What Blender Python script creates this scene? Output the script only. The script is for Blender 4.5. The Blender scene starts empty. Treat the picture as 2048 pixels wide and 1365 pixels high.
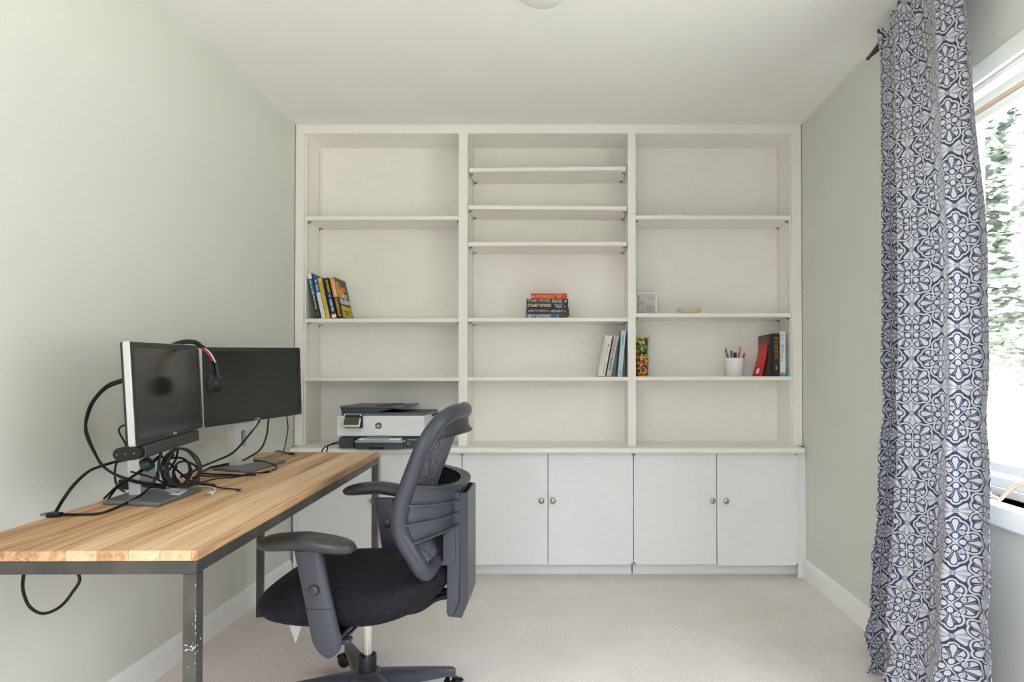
import bpy, bmesh, math, random
from mathutils import Vector, Matrix
random.seed(7)
C = bpy.context.scene.collection
PI = math.pi
V = Vector

# ------------------------------------------------------------------ camera model (pixels of the 2048x1365 photograph -> points of the room)
F = 1221.0; CX = 1132.0; PITCH = math.radians(0.6); CY = 748 - F * math.tan(PITCH); EYE = 1.09
CP, SP = math.cos(PITCH), math.sin(PITCH)
def ray(x, y):
    a, b = (x - CX) / F, (CY - y) / F
    return V((a, CP - b * SP, SP + b * CP))
def at(x, y, Y):
    r = ray(x, y); k = Y / r.y
    return V((r.x * k, Y, EYE + r.z * k))
def atz(x, y, z):
    r = ray(x, y); k = (z - EYE) / r.z
    return V((r.x * k, r.y * k, z))
def X_(x, Y, y=700): return at(x, y, Y).x
def Z_(y, Y): return at(1132, y, Y).z

# ------------------------------------------------------------------ materials
def lin(c):
    return tuple(((v / 255.0) / 12.92 if v / 255.0 <= 0.04045 else ((v / 255.0 + 0.055) / 1.055) ** 2.4) for v in c) + (1.0,)
def new_mat(name):
    m = bpy.data.materials.new(name); m.use_nodes = True
    nt = m.node_tree; b = nt.nodes['Principled BSDF']
    return m, nt, b
def mat(name, rgb, rough=0.5, metal=0.0, spec=0.5, var=0.0, vscale=20.0, bump=0.0, bscale=200.0, coat=0.0):
    m, nt, b = new_mat(name)
    b.inputs['Roughness'].default_value = rough
    b.inputs['Metallic'].default_value = metal
    b.inputs['Specular IOR Level'].default_value = spec
    b.inputs['Coat Weight'].default_value = coat
    c = lin(rgb)
    tc = nt.nodes.new('ShaderNodeTexCoord')
    n = nt.nodes.new('ShaderNodeTexNoise'); n.inputs['Scale'].default_value = vscale; n.inputs['Detail'].default_value = 3
    nt.links.new(tc.outputs['Object'], n.inputs['Vector'])
    r = nt.nodes.new('ShaderNodeValToRGB')
    v = max(var, 0.01)
    r.color_ramp.elements[0].position = 0.3; r.color_ramp.elements[1].position = 0.7
    r.color_ramp.elements[0].color = tuple(x * (1 - v) for x in c[:3]) + (1,)
    r.color_ramp.elements[1].color = tuple(min(1, x * (1 + v)) for x in c[:3]) + (1,)
    nt.links.new(n.outputs['Fac'], r.inputs['Fac'])
    nt.links.new(r.outputs['Color'], b.inputs['Base Color'])
    if bump:
        n2 = nt.nodes.new('ShaderNodeTexNoise'); n2.inputs['Scale'].default_value = bscale; n2.inputs['Detail'].default_value = 2
        nt.links.new(tc.outputs['Object'], n2.inputs['Vector'])
        bp = nt.nodes.new('ShaderNodeBump'); bp.inputs['Strength'].default_value = bump; bp.inputs['Distance'].default_value = 0.002
        nt.links.new(n2.outputs['Fac'], bp.inputs['Height']); nt.links.new(bp.outputs['Normal'], b.inputs['Normal'])
    return m

M = {}
M['wall'] = mat('wall_paint', (217, 218, 210), 0.85, spec=0.2, var=0.01, vscale=3, bump=0.05, bscale=350)
M['ceiling'] = mat('ceiling_paint', (244, 243, 239), 0.9, spec=0.1, var=0.01, vscale=3)
M['trim'] = mat('white_trim_paint', (241, 241, 239), 0.45, spec=0.4)
M['shelf'] = mat('white_shelf_paint', (245, 241, 233), 0.5, spec=0.35)
M['cabinet'] = mat('white_cabinet_paint', (236, 235, 234), 0.45, spec=0.4)
M['hole'] = mat('peg_hole_dark', (48, 44, 38), 0.9)
M['pin'] = mat('nickel_pin', (120, 112, 100), 0.4, metal=0.8)
M['nickel'] = mat('brushed_nickel', (190, 182, 172), 0.28, metal=1.0)
M['steel'] = mat('raw_steel', (86, 83, 78), 0.45, metal=0.6, var=0.25, vscale=14)
M['scratch'] = mat('pale_scratches', (215, 215, 213), 0.6)
M['silver'] = mat('silver_plastic', (205, 205, 202), 0.35, metal=0.25)
M['silver2'] = mat('grey_metal_base', (120, 121, 122), 0.4, metal=0.4)
M['bezel'] = mat('black_bezel', (38, 39, 39), 0.45)
M['screen'] = mat('matte_screen', (30, 31, 29), 0.2, spec=0.65)
M['black'] = mat('black_plastic', (18, 19, 21), 0.42, spec=0.4)
M['blackrub'] = mat('black_rubber', (14, 14, 16), 0.4, spec=0.35)
M['green'] = mat('dark_green_plastic', (24, 56, 54), 0.4)
M['chair'] = mat('charcoal_plastic', (62, 64, 72), 0.36, spec=0.5, bump=0.12, bscale=900)
M['chair2'] = mat('arm_pad_plastic', (50, 52, 54), 0.36, spec=0.55)
M['chrome'] = mat('chrome_steel', (225, 225, 225), 0.15, metal=1.0)
M['white'] = mat('white_plastic', (238, 238, 236), 0.35)
M['paper'] = mat('white_paper', (240, 240, 238), 0.8)
M['cream'] = mat('cream_pages', (226, 214, 186), 0.9, var=0.08, vscale=300)
M['slate'] = mat('slate_plastic', (62, 70, 76), 0.45)
M['slate2'] = mat('slate_top_plastic', (96, 99, 99), 0.4)
M['greycard'] = mat('grey_output_cover', (158, 159, 157), 0.5)
M['oliveglass'] = mat('printer_screen', (72, 74, 48), 0.15, spec=0.6)
M['red'] = mat('red_plastic', (200, 30, 40), 0.4)
M['bronze'] = mat('dark_bronze', (46, 36, 30), 0.4, metal=0.5)
M['tan'] = mat('tan_sash', (205, 178, 152), 0.6)
M['beige'] = mat('beige_metal', (226, 205, 184), 0.4, metal=0.2)
M['gold'] = mat('gold_rim', (205, 178, 92), 0.3, metal=0.8)
M['ink'] = mat('dark_ink', (48, 46, 52), 0.8)

def pcol(name, rgb, rough=0.55):
    k = 'p_' + name
    if k not in M: M[k] = mat(name, rgb, rough)
    return M[k]

# ---- node expressions
class Ex:
    nt = None
    def __init__(s, v): s.v = v
    @staticmethod
    def op(o, *a, clamp=False):
        n = Ex.nt.nodes.new('ShaderNodeMath'); n.operation = o; n.use_clamp = clamp
        for i, x in enumerate(a):
            x = x.v if isinstance(x, Ex) else x
            if isinstance(x, (int, float)): n.inputs[i].default_value = x
            else: Ex.nt.links.new(x, n.inputs[i])
        return Ex(n.outputs[0])
    def __add__(s, o): return Ex.op('ADD', s, o)
    __radd__ = __add__
    def __sub__(s, o): return Ex.op('SUBTRACT', s, o)
    def __rsub__(s, o): return Ex.op('SUBTRACT', o, s)
    def __mul__(s, o): return Ex.op('MULTIPLY', s, o)
    __rmul__ = __mul__
    def __truediv__(s, o): return Ex.op('DIVIDE', s, o)
def eabs(a): return Ex.op('ABSOLUTE', a)
def emin(a, b): return Ex.op('MINIMUM', a, b)
def emax(a, b): return Ex.op('MAXIMUM', a, b)
def elen(a, b): return Ex.op('SQRT', a * a + b * b)
def lt(a, b, w=0.014):                       # soft a < b
    return Ex.op('MULTIPLY_ADD', (b - a) if isinstance(a, Ex) else (b - a), 1.0 / w, 0.5, clamp=True)
def band(x, c, h, w=0.014): return lt(eabs(x - c), h, w)

def curtain_material():
    m, nt, b = new_mat('navy_damask_fabric'); Ex.nt = nt
    uv = nt.nodes.new('ShaderNodeUVMap'); uv.uv_map = 'UVMap'
    sp = nt.nodes.new('ShaderNodeSeparateXYZ'); nt.links.new(uv.outputs[0], sp.inputs[0])
    p = Ex.op('PINGPONG', Ex(sp.outputs['X']), 1.0); q = Ex.op('PINGPONG', Ex(sp.outputs['Y']), 1.0)
    def medallion(a, c):                      # a, c >= 0 offsets from its centre, mirror symmetric
        hi = emax(a, c); lo = emin(a, c)
        t = (a + c) * 0.70711; w = (hi - lo) * 0.70711
        d1 = elen(hi - 0.400, lo - 0.235) - 0.225
        d3 = elen(hi - 0.455, lo - 0.455) - 0.145
        dU = emin(d1, d3)
        stroke = lt(eabs(dU), 0.025) * lt(0.29, t)
        rc = elen(hi - 0.345, lo - 0.098)
        scroll = emax(lt(eabs(rc - 0.058), 0.021), lt(rc, 0.026)) * lt(t, 0.37, 0.02)
        r = elen(t - 0.19, w); ph = Ex.op('ARCTAN2', w, t - 0.19) - (r - 0.15) * 0.45
        l1 = lt(ph, 0.105, 0.03) * lt(0.12, r)
        l2 = band(ph, 0.235, 0.018, 0.03) * lt(0.14, r)
        l3 = band(ph, 0.60, 0.20, 0.03) * lt(0.12, r)
        leaf = emax(emax(l1, l2), l3) * lt(dU + band(ph, 0.235, 0.08, 0.05) * 0.04, -0.064) * lt(0.098, rc)
        pet = lt(elen((t - 0.200) * 0.85, w * 1.0), 0.082)
        notch = lt(elen(t - 0.300, w - 0.036), 0.034)
        pet = pet * (1.0 - notch)
        axis = lt(lo, 0.014) * lt(hi, 0.30)
        r0 = elen(a, c)
        cen = emax(lt(r0, 0.072), lt(elen(hi - 0.075, lo), 0.03)) * (1.0 - band(r0, 0.042, 0.010))
        inside = lt(dU, 0.052)
        core = lt(r0, 0.30)
        light = emax(emax(emax(stroke, scroll), leaf), emax(emax(pet, axis), cen))
        return light, emax(inside, core), stroke
    A, am, _s = medallion(p, q)
    a2 = 1.0 - p; c2 = 1.0 - q
    u1 = (a2 + c2) * 0.70711; u2 = eabs(a2 - c2) * 0.70711
    B, bm_, _s = medallion(u1, u2)
    hi = emax(p, q); lo = emin(p, q); x = 1.0 - hi
    r = elen(x, lo); ph = Ex.op('ARCTAN2', lo, x)
    pal = lt(0.09, r) * lt(r + eabs(ph - 0.05) * 0.10, 0.46)
    dark = emax(band(ph, 0.20, 0.03, 0.03), band(ph, 0.36, 0.03, 0.03))
    pal = pal * (1.0 - dark) * lt(ph + r * 0.6, 1.0, 0.03)
    cen = lt(r, 0.075) * (1.0 - band(r, 0.045, 0.011))
    knob = emax(pal, cen)
    L = emax(emax(A * (1.0 - bm_ * (1.0 - am)), B * (1.0 - am * (1.0 - bm_))), knob * (1.0 - am) * (1.0 - bm_))
    mix = nt.nodes.new('ShaderNodeMix'); mix.data_type = 'RGBA'
    nt.links.new(L.v, mix.inputs[0])
    mix.inputs[6].default_value = lin((52, 56, 80)); mix.inputs[7].default_value = lin((196, 197, 202))
    tc = nt.nodes.new('ShaderNodeTexCoord')
    wv = nt.nodes.new('ShaderNodeTexNoise'); wv.inputs['Scale'].default_value = 700
    nt.links.new(tc.outputs['Object'], wv.inputs['Vector'])
    bp = nt.nodes.new('ShaderNodeBump'); bp.inputs['Strength'].default_value = 0.15; bp.inputs['Distance'].default_value = 0.001
    nt.links.new(wv.outputs['Fac'], bp.inputs['Height'])
    nt.links.new(mix.outputs[2], b.inputs['Base Color']); nt.links.new(bp.outputs['Normal'], b.inputs['Normal'])
    b.inputs['Roughness'].default_value = 0.42; b.inputs['Specular IOR Level'].default_value = 0.35
    b.inputs['Sheen Weight'].default_value = 0.15
    tr = nt.nodes.new('ShaderNodeBsdfTranslucent'); nt.links.new(mix.outputs[2], tr.inputs['Color'])
    ms = nt.nodes.new('ShaderNodeMixShader'); ms.inputs[0].default_value = 0.09
    nt.links.new(b.outputs[0], ms.inputs[1]); nt.links.new(tr.outputs[0], ms.inputs[2])
    nt.links.new(ms.outputs[0], nt.nodes['Material Output'].inputs['Surface'])
    return m
M['curtain'] = curtain_material()

def wood_material():
    m, nt, b = new_mat('oak_block_wood'); Ex.nt = nt
    tc = nt.nodes.new('ShaderNodeTexCoord'); sp = nt.nodes.new('ShaderNodeSeparateXYZ')
    nt.links.new(tc.outputs['Object'], sp.inputs[0])
    x, y, z = (Ex(sp.outputs[i]) for i in 'XYZ')
    st = x * 16.0
    idx = Ex.op('FLOOR', st); fr = Ex.op('FRACT', st)
    wn = nt.nodes.new('ShaderNodeTexWhiteNoise'); wn.noise_dimensions = '1D'
    nt.links.new(idx.v, wn.inputs['W'])
    rnd = Ex(wn.outputs['Value'])
    cmb = nt.nodes.new('ShaderNodeCombineXYZ')
    for i, e in enumerate((x * 70.0, y * 3.0 + rnd * 17.0, z * 70.0)): nt.links.new(e.v, cmb.inputs[i])
    gr = nt.nodes.new('ShaderNodeTexNoise'); gr.inputs['Scale'].default_value = 1.0; gr.inputs['Detail'].default_value = 6; gr.inputs['Distortion'].default_value = 0.8
    nt.links.new(cmb.outputs[0], gr.inputs['Vector'])
    cm2 = nt.nodes.new('ShaderNodeCombineXYZ')
    for i, e in enumerate((x * 9.0, y * 0.9 + rnd * 31.0, z * 9.0)): nt.links.new(e.v, cm2.inputs[i])
    g2 = nt.nodes.new('ShaderNodeTexNoise'); g2.inputs['Scale'].default_value = 1.0; g2.inputs['Detail'].default_value = 3
    nt.links.new(cm2.outputs[0], g2.inputs['Vector'])
    f = Ex(gr.outputs['Fac']) * 0.55 + Ex(g2.outputs['Fac']) * 0.45 + (rnd - 0.5) * 0.26
    rp = nt.nodes.new('ShaderNodeValToRGB'); cr = rp.color_ramp
    cr.elements[0].position = 0.30; cr.elements[0].color = lin((160, 116, 80))
    cr.elements[1].position = 0.72; cr.elements[1].color = lin((230, 204, 170))
    e = cr.elements.new(0.5); e.color = lin((210, 172, 131))
    nt.links.new(f.v, rp.inputs['Fac'])
    seam = lt(emin(fr, 1.0 - fr), 0.012, 0.01)
    mix = nt.nodes.new('ShaderNodeMix'); mix.data_type = 'RGBA'; mix.blend_type = 'MULTIPLY'
    nt.links.new((seam * 0.5).v, mix.inputs[0]); nt.links.new(rp.outputs['Color'], mix.inputs[6]); mix.inputs[7].default_value = lin((150, 110, 80))
    nt.links.new(mix.outputs[2], b.inputs['Base Color'])
    b.inputs['Roughness'].default_value = 0.55; b.inputs['Specular IOR Level'].default_value = 0.3
    bp = nt.nodes.new('ShaderNodeBump'); bp.inputs['Strength'].default_value = 0.15; bp.inputs['Distance'].default_value = 0.001
    nt.links.new(gr.outputs['Fac'], bp.inputs['Height']); nt.links.new(bp.outputs['Normal'], b.inputs['Normal'])
    return m
M['wood'] = wood_material()

def carpet_material():
    m, nt, b = new_mat('beige_carpet'); Ex.nt = nt
    tc = nt.nodes.new('ShaderNodeTexCoord')
    n1 = nt.nodes.new('ShaderNodeTexNoise'); n1.inputs['Scale'].default_value = 165; n1.inputs['Detail'].default_value = 4; n1.inputs['Roughness'].default_value = 0.7
    n2 = nt.nodes.new('ShaderNodeTexNoise'); n2.inputs['Scale'].default_value = 3.5; n2.inputs['Detail'].default_value = 3
    for n in (n1, n2): nt.links.new(tc.outputs['Object'], n.inputs['Vector'])
    f = Ex(n1.outputs['Fac']) * 0.82 + Ex(n2.outputs['Fac']) * 0.18
    rp = nt.nodes.new('ShaderNodeValToRGB'); cr = rp.color_ramp
    cr.elements[0].position = 0.36; cr.elements[0].color = lin((222, 210, 204))
    cr.elements[1].position = 0.64; cr.elements[1].color = lin((255, 249, 244))
    nt.links.new(f.v, rp.inputs['Fac'])
    sp = nt.nodes.new('ShaderNodeSeparateXYZ'); nt.links.new(tc.outputs['Object'], sp.inputs[0])
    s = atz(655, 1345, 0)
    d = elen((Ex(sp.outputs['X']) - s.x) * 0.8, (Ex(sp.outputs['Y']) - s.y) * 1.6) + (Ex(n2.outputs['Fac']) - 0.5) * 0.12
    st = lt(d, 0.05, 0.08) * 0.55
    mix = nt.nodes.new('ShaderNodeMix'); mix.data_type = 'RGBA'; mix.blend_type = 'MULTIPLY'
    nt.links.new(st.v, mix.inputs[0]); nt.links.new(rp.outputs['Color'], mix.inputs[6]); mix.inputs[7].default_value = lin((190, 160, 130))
    nt.links.new(mix.outputs[2], b.inputs['Base Color'])
    b.inputs['Roughness'].default_value = 1.0; b.inputs['Specular IOR Level'].default_value = 0.05
    bp = nt.nodes.new('ShaderNodeBump'); bp.inputs['Strength'].default_value = 0.8; bp.inputs['Distance'].default_value = 0.006
    nt.links.new(n1.outputs['Fac'], bp.inputs['Height']); nt.links.new(bp.outputs['Normal'], b.inputs['Normal'])
    return m
M['carpet'] = carpet_material()

def weave_material(name, dark, light, scale, thr=0.5, bump=0.5):
    m, nt, b = new_mat(name); Ex.nt = nt
    tc = nt.nodes.new('ShaderNodeTexCoord'); sp = nt.nodes.new('ShaderNodeSeparateXYZ'); nt.links.new(tc.outputs['Object'], sp.inputs[0])
    x, y, z = (Ex(sp.outputs[i]) for i in 'XYZ')
    a = Ex.op('SINE', (x + y * 0.55) * scale); c = Ex.op('SINE', (z * 1.1 + y * 0.45 - x * 0.2) * scale)
    n = nt.nodes.new('ShaderNodeTexNoise'); n.inputs['Scale'].default_value = 60; n.inputs['Detail'].default_value = 4
    nt.links.new(tc.outputs['Object'], n.inputs['Vector'])
    f = a * c * 0.5 + 0.5
    g = Ex.op('MULTIPLY_ADD', f, 0.8, (Ex(n.outputs['Fac']) - 0.5) * 0.8)
    mix = nt.nodes.new('ShaderNodeMix'); mix.data_type = 'RGBA'
    nt.links.new(lt(thr, g, 0.3).v, mix.inputs[0]); mix.inputs[6].default_value = lin(dark); mix.inputs[7].default_value = lin(light)
    nt.links.new(mix.outputs[2], b.inputs['Base Color'])
    b.inputs['Roughness'].default_value = 0.75; b.inputs['Specular IOR Level'].default_value = 0.25
    bp = nt.nodes.new('ShaderNodeBump'); bp.inputs['Strength'].default_value = bump; bp.inputs['Distance'].default_value = 0.0015
    nt.links.new(f.v, bp.inputs['Height']); nt.links.new(bp.outputs['Normal'], b.inputs['Normal'])
    return m
M['seat'] = weave_material('black_mesh_seat', (14, 14, 19), (46, 46, 54), 900, 0.55, 0.6)
M['mesh'] = weave_material('grey_back_mesh', (48, 50, 56), (150, 152, 158), 1000, 0.52, 0.4)

def mosaic_material(name, cols, scale):
    m, nt, b = new_mat(name)
    tc = nt.nodes.new('ShaderNodeTexCoord')
    v = nt.nodes.new('ShaderNodeTexVoronoi'); v.inputs['Scale'].default_value = scale
    e = nt.nodes.new('ShaderNodeTexVoronoi'); e.feature = 'DISTANCE_TO_EDGE'; e.inputs['Scale'].default_value = scale
    for n in (v, e): nt.links.new(tc.outputs['Object'], n.inputs['Vector'])
    sp = nt.nodes.new('ShaderNodeSeparateColor'); nt.links.new(v.outputs['Color'], sp.inputs[0])
    rp = nt.nodes.new('ShaderNodeValToRGB'); rp.color_ramp.interpolation = 'CONSTANT'
    cr = rp.color_ramp
    while len(cr.elements) < len(cols): cr.elements.new(0.5)
    for i, c in enumerate(cols): cr.elements[i].position = i / len(cols); cr.elements[i].color = lin(c)
    nt.links.new(sp.outputs[0], rp.inputs['Fac'])
    Ex.nt = nt
    mix = nt.nodes.new('ShaderNodeMix'); mix.data_type = 'RGBA'
    nt.links.new(lt(Ex(e.outputs['Distance']), 0.06, 0.03).v, mix.inputs[0])
    nt.links.new(rp.outputs['Color'], mix.inputs[6]); mix.inputs[7].default_value = lin((30, 26, 16))
    nt.links.new(mix.outputs[2], b.inputs['Base Color'])
    b.inputs['Roughness'].default_value = 0.12; b.inputs['Coat Weight'].default_value = 0.6
    return m

def brick_material():
    m, nt, b = new_mat('pale_red_brick')
    tc = nt.nodes.new('ShaderNodeTexCoord'); mp = nt.nodes.new('ShaderNodeMapping'); mp.inputs['Rotation'].default_value = (PI / 2, 0, 0)
    nt.links.new(tc.outputs['Object'], mp.inputs[0])
    t = nt.nodes.new('ShaderNodeTexBrick'); t.inputs['Scale'].default_value = 1.0
    t.inputs['Brick Width'].default_value = 0.2; t.inputs['Row Height'].default_value = 0.075; t.inputs['Mortar Size'].default_value = 0.006
    t.inputs['Color1'].default_value = lin((208, 176, 158)); t.inputs['Color2'].default_value = lin((198, 164, 146)); t.inputs['Mortar'].default_value = lin((205, 198, 188))
    nt.links.new(mp.outputs[0], t.inputs['Vector']); nt.links.new(t.outputs['Color'], b.inputs['Base Color'])
    b.inputs['Roughness'].default_value = 0.9
    return m
M['brick'] = brick_material()

def glass_material():
    m, nt, b = new_mat('window_glass')
    tr = nt.nodes.new('ShaderNodeBsdfTransparent'); tr.inputs[0].default_value = (0.96, 0.98, 0.97, 1)
    gl = nt.nodes.new('ShaderNodeBsdfGlossy'); gl.inputs['Roughness'].default_value = 0.02
    ms = nt.nodes.new('ShaderNodeMixShader'); ms.inputs[0].default_value = 0.05
    nt.links.new(tr.outputs[0], ms.inputs[1]); nt.links.new(gl.outputs[0], ms.inputs[2])
    nt.links.new(ms.outputs[0], nt.nodes['Material Output'].inputs['Surface'])
    return m
M['glass'] = glass_material()
def emit_material(name, rgb, s):
    m, nt, b = new_mat(name)
    b.inputs['Base Color'].default_value = lin(rgb); b.inputs['Emission Color'].default_value = lin(rgb); b.inputs['Emission Strength'].default_value = s
    return m

# ------------------------------------------------------------------ mesh helpers
WM = {}
def _tag(o, label=None, cat=None, group=None, kind=None):
    if label: o['label'] = label
    if cat: o['category'] = cat
    if group: o['group'] = group
    if kind: o['kind'] = kind
def thing(name, label, cat, loc, mtx=None, group=None, kind=None):
    o = bpy.data.objects.new(name, None); C.objects.link(o); o.empty_display_size = 0.05
    w = Matrix.Translation(V(loc)) @ (mtx if mtx else Matrix())
    o.matrix_world = w; WM[o.name] = w
    _tag(o, label, cat, group, kind)
    return o
def obj(name, bm, m, parent=None, local=False, smooth=40, bevel=0.0, seg=2, label=None, cat=None, group=None, kind=None, sub=0, origin=None):
    """One mesh object. Vertices are in world space unless local=True (then in the parent's space)."""
    me = bpy.data.meshes.new(name)
    bmesh.ops.recalc_face_normals(bm, faces=bm.faces)
    W = Matrix()
    if parent is not None:
        W = WM[parent.name]
        if not local: bm.transform(W.inverted())
    elif not local:
        if origin is None:
            xs = [v.co for v in bm.verts]
            mn = V([min(c[i] for c in xs) for i in range(3)]); mx = V([max(c[i] for c in xs) for i in range(3)])
            origin = V(((mn.x + mx.x) / 2, (mn.y + mx.y) / 2, mn.z))
        W = Matrix.Translation(V(origin)); bm.transform(W.inverted())
    bm.to_mesh(me); bm.free()
    for p in me.polygons: p.use_smooth = smooth > 0
    if smooth > 0 and smooth < 180: me.set_sharp_from_angle(angle=math.radians(smooth))
    for mm in (m if isinstance(m, (list, tuple)) else [m]): me.materials.append(mm)
    o = bpy.data.objects.new(name, me); C.objects.link(o)
    if parent is not None:
        o.parent = parent; WM[o.name] = W
    else:
        o.matrix_world = W; WM[o.name] = W
    if bevel:
        b = o.modifiers.new('bevel', 'BEVEL'); b.width = bevel; b.segments = seg; b.limit_method = 'ANGLE'; b.angle_limit = math.radians(35)
        b.harden_normals = False
    if sub:
        s = o.modifiers.new('subdivision', 'SUBSURF'); s.levels = sub; s.render_levels = sub
    _tag(o, label, cat, group, kind)
    return o
NB = bmesh.new
def box(bm, a, b, mtx=None):
    (x0, y0, z0), (x1, y1, z1) = a, b
    vs = [bm.verts.new(V(p)) for p in ((x0, y0, z0), (x1, y0, z0), (x1, y1, z0), (x0, y1, z0), (x0, y0, z1), (x1, y0, z1), (x1, y1, z1), (x0, y1, z1))]
    for f in ((3, 2, 1, 0), (4, 5, 6, 7), (0, 1, 5, 4), (1, 2, 6, 5), (2, 3, 7, 6), (3, 0, 4, 7)): bm.faces.new([vs[i] for i in f])
    if mtx is not None: bmesh.ops.transform(bm, matrix=mtx, verts=vs)
    return bm
def bx(a, b): return box(NB(), a, b)
def prism(bm, poly, vec):
    """Extrude a planar polygon (3D points) along vec."""
    a = [bm.verts.new(V(p)) for p in poly]; b = [bm.verts.new(V(p) + V(vec)) for p in poly]
    bm.faces.new(a); bm.faces.new(list(reversed(b)))
    n = len(a)
    for i in range(n): bm.faces.new((a[i], b[i], b[(i + 1) % n], a[(i + 1) % n]))
    return bm
def spline(pts, sub=8, closed=False):
    pts = [V(p) for p in pts]; n = len(pts); out = []
    segs = n if closed else n - 1
    for i in range(segs):
        p1, p2 = pts[i], pts[(i + 1) % n]
        p0 = pts[(i - 1) % n] if closed or i > 0 else p1 * 2 - p2
        p3 = pts[(i + 2) % n] if closed or i + 2 < n else p2 * 2 - p1
        for k in range(sub):
            t = k / sub
            out.append(0.5 * ((2 * p1) + (p2 - p0) * t + (2 * p0 - 5 * p1 + 4 * p2 - p3) * t * t + (3 * p1 - p0 - 3 * p2 + p3) * t ** 3))
    if not closed: out.append(pts[-1])
    return out
def tube(bm, pts, r, n=8, closed=False, sub=8, smooth=True, up=None, ry=None):
    P = spline(pts, sub, closed) if smooth else [V(p) for p in pts]
    m = len(P); rings = []; nrm = None
    for i in range(m):
        t = (P[(i + 1) % m] - P[i - 1]) if closed or 0 < i < m - 1 else (P[1] - P[0] if i == 0 else P[-1] - P[-2])
        if t.length < 1e-9: t = V((0, 0, 1))
        t.normalize()
        if up is not None: nrm = V(up) - t * t.dot(V(up))
        elif nrm is None:
            a = V((0, 0, 1)) if abs(t.z) < 0.9 else V((1, 0, 0)); nrm = a - t * t.dot(a)
        else: nrm = nrm - t * t.dot(nrm)
        nrm.normalize(); bn = t.cross(nrm)
        rr = r(i / (m - 1)) if callable(r) else r
        r2 = rr if ry is None else (ry(i / (m - 1)) if callable(ry) else ry)
        rings.append([bm.verts.new(P[i] + nrm * math.cos(2 * PI * k / n) * rr + bn * math.sin(2 * PI * k / n) * r2) for k in range(n)])
    for i in range(m if closed else m - 1):
        a, b = rings[i], rings[(i + 1) % m]
        for k in range(n): bm.faces.new((a[k], a[(k + 1) % n], b[(k + 1) % n], b[k]))
    if not closed:
        bm.faces.new(list(reversed(rings[0]))); bm.faces.new(rings[-1])
    return bm
def lathe(bm, prof, c, axis='Z', n=24, sx=1.0, sy=1.0):
    """prof: (radius, height) pairs, revolved about an axis through c."""
    rings = []
    for r, h in prof:
        ring = []
        for k in range(n):
            a = 2 * PI * k / n; u, w = math.cos(a) * r * sx, math.sin(a) * r * sy
            p = (u, w, h) if axis == 'Z' else ((u, h, w) if axis == 'Y' else (h, u, w))
            ring.append(bm.verts.new(V(c) + V(p)))
        rings.append(ring)
    for a, b in zip(rings, rings[1:]):
        for k in range(n): bm.faces.new((a[k], a[(k + 1) % n], b[(k + 1) % n], b[k]))
    bm.faces.new(list(reversed(rings[0]))); bm.faces.new(rings[-1])
    return bm
def loft(bm, rings, closed=True, caps=True):
    R = [[bm.verts.new(V(p)) for p in r] for r in rings]
    n = len(R[0])
    for a, b in zip(R, R[1:]):
        for k in range(n if closed else n - 1): bm.faces.new((a[k], a[(k + 1) % n], b[(k + 1) % n], b[k]))
    if caps and closed: bm.faces.new(list(reversed(R[0]))); bm.faces.new(R[-1])
    return bm
def grid(bm, rows):
    return loft(bm, rows, closed=False, caps=False)
def thicken(bm, d):
    bmesh.ops.recalc_face_normals(bm, faces=bm.faces)
    bmesh.ops.solidify(bm, geom=bm.faces[:], thickness=d)
    return bm
_txt = {}
def text(bm, s, org, right, up, width, height, depth=0.0004, bold=True):
    """Letters of s filling a width x height box whose lower-left corner is org."""
    if s not in _txt:
        cu = bpy.data.curves.new('letters', 'FONT'); cu.body = s; cu.extrude = 0.01; cu.resolution_u = 3
        if bold: cu.offset = 0.012
        o = bpy.data.objects.new('letters', cu); C.objects.link(o)
        dg = bpy.context.evaluated_depsgraph_get(); dg.update()
        me = bpy.data.meshes.new_from_object(o.evaluated_get(dg))
        _txt[s] = ([v.co.copy() for v in me.vertices], [tuple(p.vertices) for p in me.polygons])
        bpy.data.objects.remove(o); bpy.data.curves.remove(cu); bpy.data.meshes.remove(me)
    vs, fs = _txt[s]
    x0, x1 = min(v.x for v in vs), max(v.x for v in vs); y0, y1 = min(v.y for v in vs), max(v.y for v in vs)
    right, up = V(right).normalized(), V(up).normalized(); nz = right.cross(up)
    nv = [bm.verts.new(V(org) + right * ((v.x - x0) / (x1 - x0) * width) + up * ((v.y - y0) / max(1e-6, y1 - y0) * height) + nz * ((v.z / 0.01) * depth)) for v in vs]
    for f in fs:
        try: bm.faces.new([nv[i] for i in f])
        except ValueError: pass
    return bm
def bars(bm, org, right, up, width, height, rnd, words=6, depth=0.0003):
    """A line of print too small to read: a row of short strokes."""
    right, up = V(right).normalized(), V(up).normalized(); nz = right.cross(up); x = 0.0
    while x < width - 0.001:
        w = min(width - x, height * rnd.uniform(0.5, 0.9)); h0 = height * rnd.choice((0, 0, 0.12)); h1 = height * rnd.choice((0.75, 1.0, 0.8))
        p = [V(org) + right * (x + a) + up * b for a, b in ((0, h0), (w * 0.55, h0), (w * 0.55, h1), (0, h1))]
        prism(bm, [q - nz * depth for q in p], nz * (2 * depth))
        x += w * (1.0 if rnd.random() < 0.8 else 1.8)
    return bm

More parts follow.
